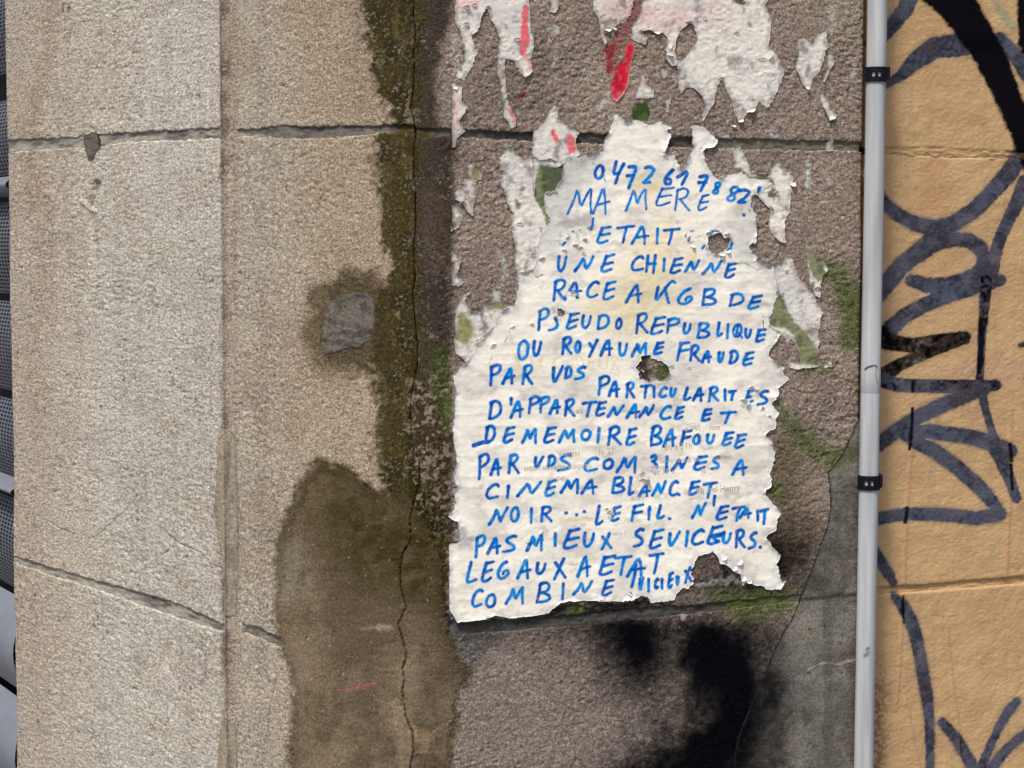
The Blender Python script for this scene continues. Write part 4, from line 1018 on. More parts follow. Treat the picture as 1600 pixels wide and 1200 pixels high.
scrap('paper_scrap', [(1294,80),(1299,86),(1302,98),(1293,117),(1287,130),(1284,126),(1289,108)], 'thin greyish sliver just right of the heart-shaped scrap', seed=8, see=.25)
scrap('paper_scrap', [(1283,144),(1289,150),(1295,165),(1306,180),(1304,188),(1295,189),(1287,170),(1281,155)], 'small curled pale scrap hooked like a comma above the right end of the upper joint', seed=9, curl=.003)
scrap('paper_scrap', [(1297,205),(1301,215),(1302,236),(1290,237),(1291,226),(1296,218)], 'faint upright shred lying across the upper joint near the pipe', seed=10, see=.3)
scrap('paper_scrap', [(1004,114),(1008,124),(1012,133),(1022,142),(1020,152),(1008,154),(992,153),(992,142),(1000,128)], 'small cream triangle right above the dark green spot', seed=11, see=.1)
scrap('paper_scrap', [(1034,106),(1042,108),(1042,118),(1035,124),(1030,114)], 'pea-sized whitish fleck left of the largest torn scrap', seed=12, see=.3)
scrap('paper_scrap', [(1045,142),(1048,152),(1045,168),(1043,178),(1038,172),(1039,158)], 'narrow white drop-shaped fleck right of the dark green spot', seed=13, see=.1)
def green_spot(u, v, d, h, w):
    n2 = fbm(u / 7, v / 7, 254, 4)
    C = mixc(np.zeros(u.shape + (3,)) + lin(58, 74, 38), lin(80, 96, 50), sstep(-.2, .6, n2))
    C = mixc(C, lin(150, 158, 80), sstep(5, 2, np.hypot(u - 1002, v - 158)))
    return mixc(C, lin(160, 160, 150), sstep(3.2, 1.0, d + n2) * 0.7)
scrap('paper_scrap', [(1002,153),(1014,163),(1018,175),(1014,193),(985,189),(984,172),(994,160)], 'dark green painted leaf-shaped scrap standing on top of the poster', seed=14, colf=green_spot)
def red_spot(u, v, d, h, w):
    n2 = fbm(u / 7, v / 9, 264, 4); n1 = fbm(u / 20, v / 20, 268, 3)
    C = mixc(np.zeros(u.shape + (3,)) + lin(206, 34, 56), lin(176, 24, 46), sstep(-.2, .6, n1))
    C = mixc(C, lin(222, 96, 112), sstep(.1, .8, n2) * .5 + 0.4 * sstep(130, 156, v))
    C = mixc(C, lin(196, 170, 166), sstep(2.2, .4, d + n2) * 0.6)
    k = np.clip(sstep(0.1, 0.7, n2) * 0.4 * sstep(9, 2, d) + sstep(4, 0, d + 4 * n2) * .5, 0, .8)[..., None]
    return C * (1 - k) + stone_col(h, w * PX, u, v) * k
scrap('paper_scrap', [(986,60),(991,66),(992,78),(986,100),(982,130),(975,145),(962,160),(953,150),(952,130),(960,107),(972,92),(977,72)], 'bright red painted scrap like a feather in the top middle', seed=15, colf=red_spot, curl=.001)
# left column of old paper and the block with red marks
scrap('paper_scrap', [(780,245),(783,236),(796,228),(804,236),(819,249),(828,242),(836,244),(842,250),(884,250),(886,300),(866,420),(838,430),(808,440),(806,424),(804,412),(805,398),(803,381),(800,370),(799,350),(800,331),
    (796,327),(792,316),(787,296),(781,284),(783,272),(781,256)], 'broad older strip with green paint, down the upper left side of the poster', tone=.15, seed=16, lift=.0008)
scrap('paper_scrap', [(865,162),(872,168),(873,184),(881,194),(889,197),(897,200),(903,204),(904,209),(898,216),(900,227),(905,242),(896,250),(884,244),(880,256),(868,263),(856,261),(846,256),(838,270),(834,300),(832,280),(831,240),
    (833,204),(838,201),(844,196),(854,184),(856,175)], 'cream scrap with two red marks at the top left corner of the poster', tone=.0, seed=17, lift=.0013, follow=.35)
scrap('paper_scrap', [(727,256),(735,255),(742,260),(750,262),(752,280),(744,285),(745,300),(740,318),(738,338),(728,330),(722,318),(712,312),(710,300),(722,290),(722,275),(730,274)], 'thin see-through scrap touched with yellow-green, left of the poster under the upper joint', seed=18, see=.35)
scrap('paper_scrap', [(705,320),(718,322),(724,340),(716,358),(705,360)], 'smaller see-through grey scrap just below the yellow-green one', seed=19, see=.45, ragged=(1.5,1))
scrap('paper_scrap', [(704,395),(716,398),(720,408),(714,424),(724,442),(716,448),(704,446)], 'pale see-through scrap with a straight left edge, at the height of the word UNE', seed=20, see=.45)
scrap('paper_scrap', [(714,475),(720,465),(728,455),(733,455),(727,470),(731,477),(737,490),(746,489),(750,482),(752,475),(764,467),(765,456),(770,450),(777,457),(785,470),(802,474),(806,490),(790,530),(760,570),(730,575),(724,562),(712,552),(709,530),(710,507),(709,487)],
    'mottled grey and green paste-soaked scrap under the left shoulder of the poster', seed=21, see=.12, tone=.4)
# right-hand flaps
scrap('paper_scrap', [(1155,227),(1144,235),(1145,245),(1148,254),(1144,262),(1140,290),(1170,330),(1172,306),(1178,303),(1184,307),(1189,314),(1200,325),(1203,335),(1200,349),(1203,361),(1210,371),(1218,380),(1226,379),(1225,360),(1226,346),
    (1233,331),(1236,317),(1237,304),(1239,287),(1240,272),(1232,264),(1221,260),(1217,251),(1210,254),(1206,262),(1202,275),(1188,272),(1173,271),(1169,258),(1164,246)],
    'drooping tongue of older paper with green brush marks at the upper right of the poster', seed=22, tone=-.05, lift=.001, follow=.4, curl=.002)
scrap('paper_scrap', [(1200,420),(1210,416),(1222,407),(1228,399),(1235,403),(1243,419),(1247,433),(1259,443),(1264,451),(1271,461),(1279,475),(1285,490),(1280,499),(1280,530),(1278,549),(1281,560),(1284,570),(1292,563),(1300,562),(1301,573),(1268,574),(1234,576),
    (1231,567),(1237,564),(1249,569),(1247,554),(1246,545),(1235,528),(1228,536),(1222,522),(1206,540),(1190,540),(1190,430)], 'long mottled flap with a diagonal green stroke, right of the poster', seed=23, tone=.1, lift=.0009,
    follow=.45)
scrap('paper_scrap', [(1256,373),(1261,380),(1266,390),(1272,397),(1276,405),(1286,406),(1294,420),(1284,432),(1282,445),(1281,466),(1272,462),(1265,442),(1262,418),(1259,392)], 'green pointed sliver above the long mottled flap, beside the green spray cloud', seed=24, see=.0, curl=.002)

# ------------------------------------------------------------------ the handwritten poster
def ell(a=0.0):
    return [(0.5 + 0.48 * math.sin(t) + 0.1 * math.cos(t) , 0.5 - 0.5 * math.cos(t)) for t in [a + 2 * math.pi * i / 12 for i in range(13)]]
GL = {
 'A': [[(0,1),(.3,.5),(.66,0),(.76,.4),(.78,1)], [(.28,.66),(1,.56)]],
 'B': [[(.25,.05),(.12,.5),(0,1)], [(.15,.12),(.45,0),(.8,.02),(.9,.2),(.7,.42),(.35,.5)], [(.35,.5),(.85,.6),(1,.8),(.7,.97),(.1,1)]],
 'C': [[(1,.12),(.85,0),(.45,.15),(.1,.5),(0,.82),(.2,1),(.55,.98),(.95,.85)]],
 'D': [[(.2,.12),(.1,.6),(0,1)], [(.12,.15),(.5,0),(.9,.12),(1,.5),(.78,.8),(.4,.95),(0,1)]],
 'E': [[(.38,.08),(.18,.5),(0,.88),(.1,1),(.4,.97),(.78,.82)], [(.36,.1),(1,0)], [(.24,.53),(.9,.42)]],
 'F': [[(.3,.1),(.15,.5),(0,1)], [(.25,.1),(1,0)], [(.18,.52),(.85,.42)]],
 'G': [[(.85,0),(.5,.1),(.1,.5),(0,.8),(.2,1),(.6,.95),(1,.7),(.9,.5),(.6,.55),(.5,.72)]],
 'H': [[(.2,.05),(0,.92)], [(.98,0),(.75,1)], [(.1,.5),(.95,.46)]],
 'I': [[(.8,0),(.2,1)]],
 'J': [[(.7,0),(1,.5),(.8,.8),(.4,.97),(0,1)]],
 'K': [[(.2,.33),(.05,1),(.45,.42),(.8,0),(1,.12)], [(.5,.35),(.6,.8),(.72,1)]],
 'L': [[(.5,0),(.2,.6),(0,1),(.5,.98),(1,.84)]],
 'M': [[(0,1),(.22,.55),(.42,.05),(.5,.8),(.72,.35),(.97,0),(.92,.5),(.94,1)]],
 'N': [[(0,1),(.25,.55),(.46,.05),(.56,.92),(.78,.5),(1,0)]],
 'O': [ell()], '0': [ell()],
 'P': [[(.15,.1),(.1,.5),(0,1)], [(.1,.16),(.5,0),(.92,.03),(1,.2),(.8,.4),(.2,.52)]],
 'Q': [ell(), [(.45,.55),(.7,.75),(1,1)], [(.6,.1),(.35,.8)]],
 'R': [[(.2,.1),(.1,.5),(0,1)], [(.12,.14),(.5,0),(.88,.03),(.95,.22),(.7,.42),(.3,.52)], [(.35,.52),(.65,.75),(1,.98)]],
 'S': [[(1,.05),(.75,0),(.3,.2),(.25,.38),(.8,.55),(.95,.72),(.75,.9),(0,1)]],
 'T': [[(0,.12),(1,0)], [(.55,.08),(.42,.5),(.3,1)]],
 'U': [[(.12,0),(0,.6),(.12,.95),(.4,1),(.75,.7),(.95,.05)]],
 'V': [[(.08,.1),(0,.6),(.12,1),(.55,.55),(1,0)]],
 'X': [[(.15,.2),(1,.9)], [(.85,0),(.45,.5),(.1,1)]],
 'Y': [[(0,.2),(.42,.48)], [(1,0),(.45,.5),(0,1)]],
 '4': [[(.35,0),(.05,.55),(.6,.5)], [(.95,.12),(.55,.55),(.3,1)]],
 '7': [[(.2,.05),(.97,0),(.6,.5),(.2,1)], [(.05,.45),(.72,.42)]],
 '2': [[(.25,.1),(.6,0),(1,.18),(.85,.45),(.45,.75),(0,1),(.65,.95)]],
 '6': [[(.85,0),(.3,.35),(0,.75),(.22,1),(.6,.95),(.66,.65),(.35,.6)]],
 '1': [[(0,.5),(.97,.03),(.35,1)]],
 '8': [[(.55,.5),(.32,.25),(.6,.0),(1,.1),(.92,.35),(.3,.62),(0,.85),(.3,1),(.68,.9),(.66,.62),(.45,.42)]],
 '3': [[(0,.15),(.5,0),(.85,.15),(.6,.4),(.15,.45)], [(.4,.45),(1,.75),(.8,.9),(.1,1)]],
 '.': [[(.3,.6),(.7,.4)]]}
ROUND = set('CGOSUDPRBJ0268K3Q')
TEXT = [  # letter, x0, y0, x1, y1 ; third field of each row = pen half-width
 ('0472617882', 3.1, [(926,256,945,282),(953,250,977,290),(976,257,997,296),(999,257,1024,289),(1034,263,1055,291),(1055,263,1079,291),(1087,272,1109,301),(1109,282,1127,306),(1131,289,1155,317),(1147,293,1173,320)]),
 ('MAMERE', 2.0, [(885,290,926,336),(924,290,953,336),(975,291,1011,330),(1022,291,1053,323),(1052,292,1077,331),(1088,303,1108,330)]),
 ('ETAIT', 2.5, [(930,352,955,382),(961,351,992,381),(983,350,1014,383),(1022,355,1029,383),(1035,355,1062,384)]),
 ('UNECHIENNE', 2.7, [(868,398,887,426),(895,398,929,426),(936,396,960,427),(982,398,1005,425),(1005,396,1025,429),(1032,402,1039,426),(1043,401,1068,429),(1066,404,1094,427),(1095,406,1129,431),(1129,409,1152,436)]),
 ('RACEAKGBDE', 2.7, [(861,435,885,472),(880,437,908,468),(913,437,935,467),(938,438,962,470),(974,441,1003,474),(1018,436,1056,475),(1056,449,1083,478),(1094,449,1120,479),(1136,456,1163,480),(1166,460,1191,485)]),
 ('PJEUDOREPUBLIQUE', 2.7, [(838,480,859,518),(854,495,873,518),(882,487,905,516),(906,491,925,515),(930,489,952,516),(959,496,972,516),(991,487,1013,523),(1013,493,1040,525),(1039,495,1063,522),(1065,503,1081,524),(1087,502,1110,530),(1117,502,1129,527),(1132,505,1140,530),(1142,504,1160,529),(1161,512,1175,530),(1177,512,1197,536)]),
 ('OUROYAUMEFRAUDE', 2.9, [(806,530,827,564),(830,531,847,558),(875,524,894,556),(895,531,908,553),(917,529,935,560),(935,527,958,557),(964,534,982,558),(984,532,1012,559),(1019,532,1038,556),(1055,532,1079,565),(1075,537,1094,566),(1093,545,1112,568),(1119,548,1132,568),(1137,545,1154,570),(1157,548,1178,573)]),
 ('PARVDS', 3.0, [(763,567,785,604),(783,571,806,602),(814,568,833,603),(860,570,881,601),(880,570,894,593),(895,570,915,595)]),
 ('PARTICULARITES', 2.8, [(932,585,954,619),(948,591,968,621),(975,595,992,623),(998,599,1019,623),(1018,602,1023,623),(1027,602,1042,623),(1044,604,1057,622),(1065,604,1080,627),(1080,602,1100,628),(1104,602,1123,629),(1129,607,1134,628),(1136,608,1151,627),(1161,607,1180,632),(1180,608,1201,634)]),
 ('DIAPPARTENANCEET', 2.9, [(762,623,785,657),(795,620,801,634),(795,622,819,654),(824,617,845,647),(841,617,860,646),(856,621,876,648),(879,621,899,652),(907,625,933,653),(928,625,948,652),(946,631,975,653),(976,628,1000,655),(996,631,1023,653),(1028,631,1049,657),(1051,633,1070,657),(1093,636,1113,660),(1123,641,1151,663)]),
 ('DEMEMOIREBAFOUEE', 2.9, [(756,662,776,694),(784,665,806,694),(814,666,840,694),(847,665,870,694),(870,667,900,693),(905,669,924,690),(930,667,938,694),(947,664,971,697),(975,667,996,698),(1013,663,1036,698),(1034,666,1057,699),(1061,670,1082,698),(1080,677,1095,696),(1101,676,1118,695),(1125,673,1146,698),(1144,676,1166,702)]),
 ('PARVDSCOM3INESA', 2.9, [(745,707,766,751),(764,713,784,744),(792,707,812,741),(833,711,851,733),(853,709,869,731),(868,707,893,737),(909,712,935,738),(939,715,959,735),(960,709,995,740),(1014,707,1028,737),(1037,711,1044,740),(1047,713,1076,737),(1081,710,1106,736),(1108,711,1125,735),(1141,714,1167,744)]),
 ('CINEMABLANCETI.', 2.8, [(756,753,780,781),(789,757,797,780),(806,750,846,777),(848,748,870,777),(872,744,905,772),(905,745,933,773),(953,743,977,772),(979,744,991,775),(995,755,1016,777),(1016,750,1042,776),(1042,749,1060,776),(1072,749,1094,775),(1096,751,1121,779),(1111,773,1118,792),(1057,771,1062,775)]),
 ('NOIR...LEFIL.NETAIT', 2.8, [(761,790,795,821),(795,790,812,817),(826,793,832,819),(842,788,863,817),(880,798,888,804),(896,801,904,807),(908,796,916,802),(927,788,942,821),(951,789,971,816),(983,786,1007,816),(1009,790,1017,814),(1023,787,1038,812),(1042,808,1048,812),(1078,783,1103,811),(1116,788,1140,814),(1142,789,1165,816),(1153,790,1175,811),(1180,796,1186,816),(1186,793,1202,821)]),
 ('PASMIEUXSEVICEURS.', 3.0, [(740,834,760,872),(759,836,783,867),(783,834,807,865),(820,831,849,862),(863,831,869,855),(877,824,907,859),(908,830,930,856),(935,831,956,861),(986,823,1006,856),(1011,825,1037,859),(1042,828,1063,857),(1067,828,1077,856),(1077,824,1101,853),(1102,819,1130,853),(1126,829,1144,851),(1146,825,1165,857),(1167,829,1183,859),(1185,853,1189,857)]),
 ('LEGAUXAETAT', 2.9, [(725,876,746,912),(750,874,772,911),(774,875,796,906),(805,869,830,906),(835,877,854,899),(861,870,885,907),(899,864,923,902),(932,865,961,900),(958,866,987,900),(976,868,1008,902),(1012,862,1038,897)]),
 ('COMBINE.VICIEUX', 2.7, [(735,918,755,950),(757,926,776,951),(788,913,820,945),(836,908,862,943),(875,909,882,938),(893,905,926,931),(937,903,959,932),(981,926,984,929),(995,900,1006,924),(1009,902,1014,925),(1019,901,1029,921),(1030,902,1035,921),(1040,892,1052,920),(1053,898,1061,915),(1065,884,1080,912)])]
EXTRA_INK = [([(926,341),(925,350),(923,358)], 1.6), ([(1186,294),(1184,302),(1180,308)], 3.0), ([(1180,308),(1176,316),(1174,322)], 2.0), ([(1161,336)], 2.6), ([(740,696),(752,692),(764,690)], 3.2), ([(992,882),(990,898),(985,916)], 2.4),
             ([(945,284),(938,262)], 0.1), ([(1126,836),(1112,838),(1120,846)], 2.6), ([(894,362),(898,364)], 1.2), ([(878,383),(882,379)], 1.6), ([(905,360),(907,363)], 1.4), ([(1078,362),(1082,361)], 1.6), ([(1096,388),(1099,384)], 1.6), ([(1110,362),(1117,360)], 1.8), ([(1142,380),(1140,388),(1136,392)], 2.0),
             ([(1075,368),(1074,376)], 1.4)]
def chaikin(p):
    q = [p[0]]
    for a, b in zip(p[:-1], p[1:]):
        q.append((a[0] * .75 + b[0] * .25, a[1] * .75 + b[1] * .25)); q.append((a[0] * .25 + b[0] * .75, a[1] * .25 + b[1] * .75))
    q.append(p[-1])
    return q
def ink_strokes():
    r = random.Random(5); out = []
    for row, hw, boxes in TEXT:
        for ch, (x0, y0, x1, y1) in zip(row, boxes):
            for st in GL[ch]:
                wob = 0.035
                p = [(a + r.uniform(-wob, wob), b + r.uniform(-wob, wob) * .7) for a, b in st]
                if ch in ('O', '0'): p[-1] = p[0]
                if ch in ROUND: p = chaikin(chaikin(p))
                else: p = chaikin(p)
                i = hw * 0.9; 
                pts = [(x0 + i + a * (x1 - x0 - 2 * i), y0 + i + b * (y1 - y0 - 2 * i)) for a, b in p]
                n = len(pts)
                hk = hw * (0.75 if ch in '8Q' else 0.87)
                rr = [hk * (1.02 - 0.22 * (k / max(1, n - 1)) + r.uniform(-.05, .05)) for k in range(n)]
                out.append((pts, rr))
    for pts, w in EXTRA_INK: out.append((pts, [w] * len(pts)))
    return out
INK = ink_strokes()
def poster_col(u, v, d, h, w):
    n1 = fbm(u / 60, v / 40, 280, 4); n2 = fbm(u / 7, v / 6, 284, 4); n3 = fbm(u / 20, v / 14, 288, 4); nf = vn(u / 1.9, v / 1.9, 292)
    C = np.zeros(u.shape + (3,)) + lin(248, 243, 229)
    C = mixc(C, lin(218, 212, 202), sstep(0.0, 0.8, n1 + 0.3 * n3) * 0.8)
    C = mixc(C, lin(196, 190, 182), sstep(0.35, 1.0, n3 + 0.3 * n2) * 0.55)
    # upper-left part is a greyer, wetter layer
    C = mixc(C, lin(196, 196, 192), sstep(14, -10, poly_sdf(u, v, [(880,240),(930,244),(905,290),(885,340),(880,385),(840,402),(838,370),(850,300)], 60) + 14 * n3) * 0.55)
    C = mixc(C, lin(120, 124, 116), sstep(8, -6, seg_sdf(u, v, [(885,250),(905,250),(920,248)], 6, 40) + 8 * n2) * 0.55)
    C = mixc(C, lin(150, 146, 150), sstep(8, -6, seg_sdf(u, v, [(884,348),(912,345),(920,352)], 9, 40) + 7 * n2) * 0.55)
    C = mixc(C, lin(134, 134, 140), sstep(6, -5, seg_sdf(u, v, [(722,832),(728,840)], 7, 40) + 7 * n2) * 0.6)
    C = mixc(C, lin(170, 170, 166), sstep(12, -6, seg_sdf(u, v, [(818,404),(822,415)], 14, 40) + 9 * n2) * 0.5)
    C = mixc(C, lin(176, 172, 172), sstep(14, -6, seg_sdf(u, v, [(1050,588),(1080,596)], 7, 40) + 6 * n2) * 0.45)
    C = mixc(C, lin(206, 205, 200), sstep(12, -8, poly_sdf(u, v, [(1150,370),(1180,350),(1180,380),(1205,416),(1170,412),(1150,400)], 40) + 8 * n3) * 0.7)
    # damp yellow stains
    ye = sstep(60, -20, seg_sdf(u, v, [(1035,385),(1020,440),(1000,470),(960,480)], [8,24,28,10], 90) + 26 * n1 + 14 * n3) * 0.5
    ye = np.maximum(ye, sstep(24, -8, seg_sdf(u, v, [(1010,300),(1002,285)], 8, 60) + 12 * n3) * 0.5)
    ye = np.maximum(ye, sstep(8, -4, np.hypot(u - 1022, v - 291) - 6 + 4 * n2) * 0.7)
    ye = np.maximum(ye, sstep(9, -4, np.hypot(u - 1078, v - 400) - 6 + 5 * n2) * 0.6); ye = np.maximum(ye, sstep(6, -3, np.hypot(u - 953, v - 468) - 3 + 3 * n2) * 0.6)
    C = mixc(C, lin(236, 212, 142), ye)
    # ghost of the printed text in faded ochre: AU COEUR
    for pts, r in (([(806,560),(812,572),(816,580)], 1.6), ([(830,557),(830,572),(836,579),(843,574),(845,557)], 1.6), ([(876,557),(866,560),(863,568),(868,577),(876,577)], 1.6),
                   ([(900,556),(892,562),(893,572),(902,578),(910,572),(910,562),(902,556)], 1.5), ([(918,556),(918,577),(926,577)], 1.4), ([(918,556),(926,556)], 1.4), ([(918,566),(925,566)], 1.4),
                   ([(936,556),(936,572),(942,577),(948,572),(948,556)], 1.4), ([(956,577),(956,557),(964,560),(957,566),(965,577)], 1.3), ([(875,810),(900,812),(935,810)], 2.4), ([(985,800),(1040,806)], 2.2)):
        C = mixc(C, lin(236, 208, 140), sstep(1.2, -.8, seg_sdf(u, v, pts, r, 8) + 1.2 * n2) * 0.5)
    # pale torn fibres at the rim
    C = mixc(C, lin(186, 188, 194), sstep(10, 2, d + 5 * n2) * 0.5)
    C = mixc(C, lin(242, 240, 234), sstep(1.8, 0.6, d) * 0.6 * sstep(-0.1, 0.4, n3))
    C = mixc(C, lin(206, 96, 110), sstep(3, 0.5, d + n2) * sstep(952, 940, u) * sstep(920, 930, u) * sstep(245, 200, v) * 0.8)
    # thin olive line running to the poster's right edge
    C = mixc(C, lin(120, 128, 70), sstep(1.5, 0.3, np.abs(seg_sdf(u, v, [(1150,412),(1163,411),(1172,416),(1182,422),(1190,418),(1200,417)], 0, 8) + n2)) * 0.75)
    # ink
    ink = np.full(u.shape, 99.0); tt = np.zeros(u.shape); dk = np.zeros(u.shape)
    du = 14
    for k, (pts, rr) in enumerate(INK):
        a = np.array(pts); x0, y0 = a.min(0) - 7; x1, y1 = a.max(0) + 7
        r0 = max(0, int((y0 - GRD[1]) / GRD[2])); r1 = int((y1 - GRD[1]) / GRD[2]) + 2
        c0 = max(0, int((x0 - GRD[0]) / GRD[2])); c1 = int((x1 - GRD[0]) / GRD[2]) + 2
        sl = (slice(r0, r1), slice(c0, c1))
        s = seg_sdf(u[sl], v[sl], pts, rr, 6, 99.0)
        tt[sl] = np.where(s < np.minimum(ink[sl], 0.5), (k * 37 % 17) / 17.0, tt[sl])
        e = np.minimum(np.hypot(u[sl] - a[0, 0], v[sl] - a[0, 1]), 1.6 * np.hypot(u[sl] - a[-1, 0], v[sl] - a[-1, 1]))
        dk[sl] = np.maximum(dk[sl], np.where(s < 0.5, np.maximum(sstep(6.5, 2, e), (ink[sl] < 0) * 0.9), 0))
        ink[sl] = np.minimum(ink[sl], s)
    # ink is missing where the surface has flaked off
    flaked = np.zeros(u.shape)
    for (x, y, r) in ((901,372,13),(1080,368,9),(888,460,7),(1178,620,5),(1166,631,6),(948,803,7),(1006,745,9),(1008,738,5),(868,489,6),(1019,735,5)):
        flaked = np.maximum(flaked, sstep(2, -2, np.hypot(u - x, v - y) - r + 6 * n2))
    m = sstep(0.6, -0.6, ink - 0.45 + 0.35 * nf) * (1 - 0.8 * flaked)
    I = mixc(np.zeros(C.shape) + lin(0, 108, 206), lin(0, 138, 220), sstep(0.2, 0.9, tt + 0.5 * n2))
    I = mixc(I, lin(6, 66, 158), sstep(0.3, 0.9, -n2 + 0.6 * (1 - tt)) * 0.6)
    I = mixc(I, lin(0, 66, 164), dk * 0.6)
    I = mixc(I, lin(20, 150, 220), sstep(-1.2, 0.2, ink) * 0.25)
    dry = 1.0 - 0.10 * sstep(0.25, 0.8, fbm(u / 3.2 + v / 5, v / 9, 296, 3))
    m = m * dry
    C = C * (1 - m[..., None]) + I * m[..., None]
    C = mixc(C, lin(238, 236, 232), flaked * sstep(0.1, 0.5, n2) * 0.8)
    C = mixc(C, lin(150, 150, 148), flaked * sstep(0.2, 0.7, -n2) * 0.5)
    return C
PG = 1.3
_pp = np.array(POSTER, float)
GRD = (_pp[:, 0].min() - 5, _pp[:, 1].min() - 5, PG)
straight = lambda U, V: np.clip(1 - sstep(6, 2, np.abs(U - 701)) * sstep(846, 852, V) * 0.9 - sstep(715, 760, U) * sstep(860, 850, U) * sstep(955, 960, V) * 0.7, 0.05, 1)
poster = sheet('handwritten_poster', POSTER, HOLES, PG, (2.4, 0.8), M_paper, poster_col, 0.07, 0.0019, 0.0022, 3.2, 0.0007, 40, 0.0006, 0, None,
               'large torn off-white poster covered in blue handwritten French capitals', 'poster', None, 1.0, straight)

# faded serif print still legible between the handwriting (flat print, lies just over the sheet)
M_print = plain_mat('faded_print', tuple(lin(186, 178, 158)), 0.9)
def paper_off(H, Z, U2, V2):
    off = swell(H, Z) + 0.0019 + 0.07 * relief(H, Z, U2, V2)
    off = off + 0.0006 * (fbm(U2 / 60, V2 / 34, 160, 4) + 0.35 * (1 - np.abs(vn(U2 / 40 + V2 / 60, V2 / 16, 125)) * 2))
    return off + 0.00009 * vn(U2 / 4.5, V2 / 3.6, 131)
def printed(txt, u, v, size, ang=-3.0):
    cu = bpy.data.curves.new('print', 'FONT'); cu.body = txt; cu.resolution_u = 2
    to = bpy.data.objects.new('print', cu); sc.collection.objects.link(to)
    bpy.context.view_layer.update()
    me = bpy.data.meshes.new_from_object(to.evaluated_get(bpy.context.evaluated_depsgraph_get()))
    bpy.data.objects.remove(to)
    n = len(me.vertices); co = np.empty(n * 3, np.float32); me.vertices.foreach_get('co', co); co = co.reshape(-1, 3)
    a = math.radians(ang)
    U = u + size * (co[:, 0] * math.cos(a) * 0.92 + co[:, 1] * 0.0); V = v - size * co[:, 1] + size * co[:, 0] * math.sin(a)
    H, Z = px_to_hz(U, V)
    P = place(H, Z, paper_off(H, Z, U, V) + 0.00012)
    me.vertices.foreach_set('co', P.astype(np.float32).ravel()); me.update()
    me.materials.clear(); me.materials.append(M_print)
    o = bpy.data.objects.new('faded_print', me); sc.collection.objects.link(o)
    o.parent = poster
for t in (('ab', 899, 646, 13), ('ou', 1044, 605, 8), ('o Wi', 1068, 674, 13), ('nce', 1107, 672, 13), ('Verniss', 870, 713, 13), ('le 27', 934, 710, 14), ('18h à 21h', 1030, 704, 14),
          ('sition ouverte jusqu\'au', 818, 736, 12.5), ('le vendredi et', 1030, 724, 12), ('samedi', 1112, 719, 12), ('14h', 868, 752, 12), ('et 19 n', 1020, 742, 13), ('le', 1094, 739, 12),
          ('assily', 984, 782, 12), ('de', 1066, 772, 12), ('Mi', 1086, 772, 14), ('hel Henry', 1104, 769, 14), ('Her', 888, 884, 9), ('aison 1', 955, 836, 8), ('nt', 1004, 886, 8)):
    printed(*t)

# ------------------------------------------------------------------ loose flakes and curled tabs, each a small bent piece of paper
M_flake = surface_mat('torn_paper_fibre', 0.85, ((2.0, 0.05),), ((2.0, 0.12),), 0.2)
PARENTS = {'p': poster}
def flake(u, v, su, sv, ang, lift, parent, tint=(240, 238, 232), base=0.0022, seed=0):
    r = np.random.default_rng(int(u * 7 + v * 13 + seed))
    n, m = 8, 6
    a = math.radians(ang)
    V = []; 
    jag = r.uniform(-.28, .28, (n + 1, 2))
    for i in range(n + 1):
        for j in range(m + 1):
            x = i / n * 2 - 1; t = j / m
            wdt = 0.55 + 0.45 * math.sin(math.pi * i / n)
            y = t * wdt * (1 + jag[i, 0])
            bx = x * su * (1 - 0.25 * t); by = y * sv * math.cos(min(1.4, lift / 0.004 * t * 0.7))
            U = u + bx * math.cos(a) - by * math.sin(a); W = v + bx * math.sin(a) + by * math.cos(a)
            V.append((U, W, base + lift * t * t * (1 + jag[i, 1] * 0.5) * wdt))
    V = np.array(V)
    H, Z = px_to_hz(V[:, 0], V[:, 1])
    P = place(H, Z, swell(H, Z) + V[:, 2])
    F = np.array([[i * (m + 1) + j, (i + 1) * (m + 1) + j, (i + 1) * (m + 1) + j + 1, i * (m + 1) + j + 1] for i in range(n) for j in range(m)])
    C = np.repeat((lin(*tint) * r.uniform(.9, 1.0))[None], len(V), 0)
    o = np_mesh('paper_flake', P, F, M_flake, {'pigment': rgba(C), 'chart': np.stack([H, Z / PX, V[:, 2] / PX], -1), 'grain': np.ones(len(V))})
    so = o.modifiers.new('thickness', 'SOLIDIFY'); so.thickness = 0.0003
    sc.collection.objects.link(o)
    o.parent = parent
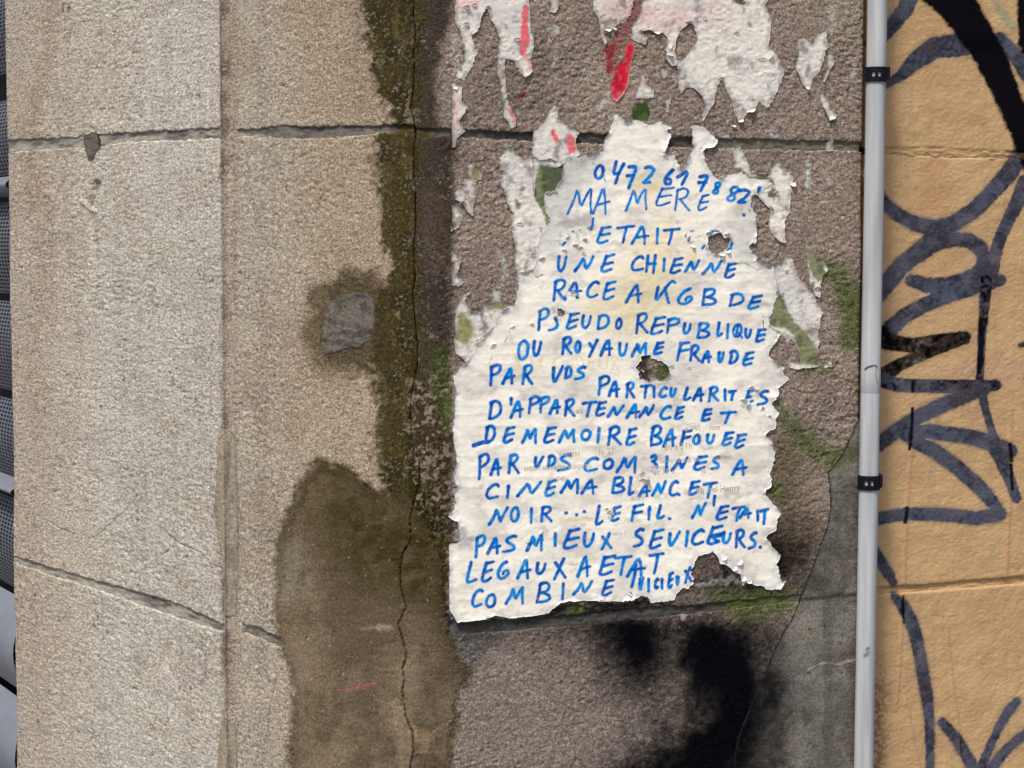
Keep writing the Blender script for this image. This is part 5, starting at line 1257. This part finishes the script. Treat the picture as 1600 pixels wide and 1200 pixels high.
FL = [(1006,752,9,10,200,.006),(1002,741,5,6,160,.003),(1180,612,5,5,200,.003),(1172,606,5,4,180,.002),(1160,628,7,6,210,.004),(1168,634,5,5,150,.004),(1190,640,4,5,170,.002),
      (1106,365,6,4,170,.003),(1118,362,5,4,190,.003),(1134,368,6,5,185,.0045),(1140,374,5,4,230,.003),(1126,397,6,4,0,.003),(1136,392,4,4,330,.003),(1104,386,4,4,90,.002),(1128,402,4,4,20,.002),
      (1076,372,4,5,120,.003),(1082,384,5,4,30,.003),(1070,366,4,3,110,.002),(898,384,6,4,180,.003),(912,376,5,4,200,.003),(886,372,4,3,160,.002),(905,388,5,4,170,.002),(880,392,5,3,190,.002),(918,356,3,4,200,.002),
      (910,396,4,3,180,.002),(856,302,6,3,175,.0025),(866,301,5,3,185,.002),(1037,245,5,4,200,.003),(1052,240,4,3,190,.002),(788,485,8,4,150,.003),(800,511,5,2,165,.0015),(770,540,6,3,155,.002),(747,532,7,3,150,.002),
      (866,495,4,3,200,.002),(830,507,4,3,180,.002),(1160,904,5,5,300,.004),(1146,888,5,4,320,.003),(1154,878,6,5,310,.003),(1170,908,5,4,350,.003),(1130,872,5,3,330,.002),(983,927,4,3,30,.002),(1180,345,5,3,140,.002),
      (1176,320,4,3,100,.002),(1222,270,0.1,0.1,0,.0001),(950,802,5,6,200,.002),(946,796,4,4,190,.002),(745,532,4,3,160,.002),(820,846,3,7,250,.002),(846,828,2,8,40,.002),(1200,651,4,3,200,.002),(893,459,5,4,185,.002),(900,462,4,3,170,.002),
      (1048,573,5,3,200,.0015),(1075,575,4,2,180,.001)]
for f in FL:
    if f[2] > 1: flake(*f, poster, base=0.0024)
SC = [o for o in sc.objects if o.name.startswith('paper_scrap')]
def nearest(u, v):
    best = None; bd = 1e9
    H, Z = px_to_hz(u, v); P = place(np.array([H]), np.array([Z]), 0.0)[0]
    for o in SC:
        co = np.empty(len(o.data.vertices) * 3, np.float32); o.data.vertices.foreach_get('co', co); co = co.reshape(-1, 3)[::9]
        d = np.min(np.sum((co - P) ** 2, 1))
        if d < bd: bd = d; best = o
    return best
SFL = [(728,12,6,6,190,.005),(740,8,5,4,170,.003),(728,38,5,4,190,.003),(722,68,6,6,120,.005),(716,104,5,3,180,.003),(712,136,4,5,10,.002),(806,62,6,4,180,.004),(762,12,5,4,190,.003),(950,46,6,4,0,.003),(960,44,4,4,20,.003),
       (1026,50,6,5,0,.004),(1046,86,5,5,10,.006),(1046,70,4,8,0,.001),(1075,36,6,5,190,.005),(1086,30,4,4,200,.003),(1172,172,8,5,340,.005),(1156,188,5,4,340,.003),(1126,124,5,4,200,.003),(1205,92,5,4,160,.004),(1150,52,5,3,180,.002),
       (1190,92,8,2,185,.002),(1262,136,4,5,10,.003),(1300,184,5,4,330,.006),(1238,286,5,8,340,.004),(1212,302,5,5,180,.004),(1206,322,6,3,60,.002),(1276,452,6,5,170,.003),(1268,444,4,5,150,.003),(1222,460,3,4,170,.002),
       (1228,424,4,3,170,.002),(800,356,5,3,180,.002),(812,350,6,3,185,.002),(722,316,6,3,150,.003),(796,230,5,3,150,.003),(1000,50,4,4,180,.003),(1060,54,3,3,160,.003),(1100,28,4,3,180,.003),(1146,196,4,3,0,.002),(846,405,6,4,160,.003),(832,398,5,4,170,.003),(1226,268,5,4,150,.003)]
for f in SFL:
    flake(*f, nearest(f[0], f[1]), tint=(232, 229, 222), base=0.0016)
# close the list: every scrap carries its own label above
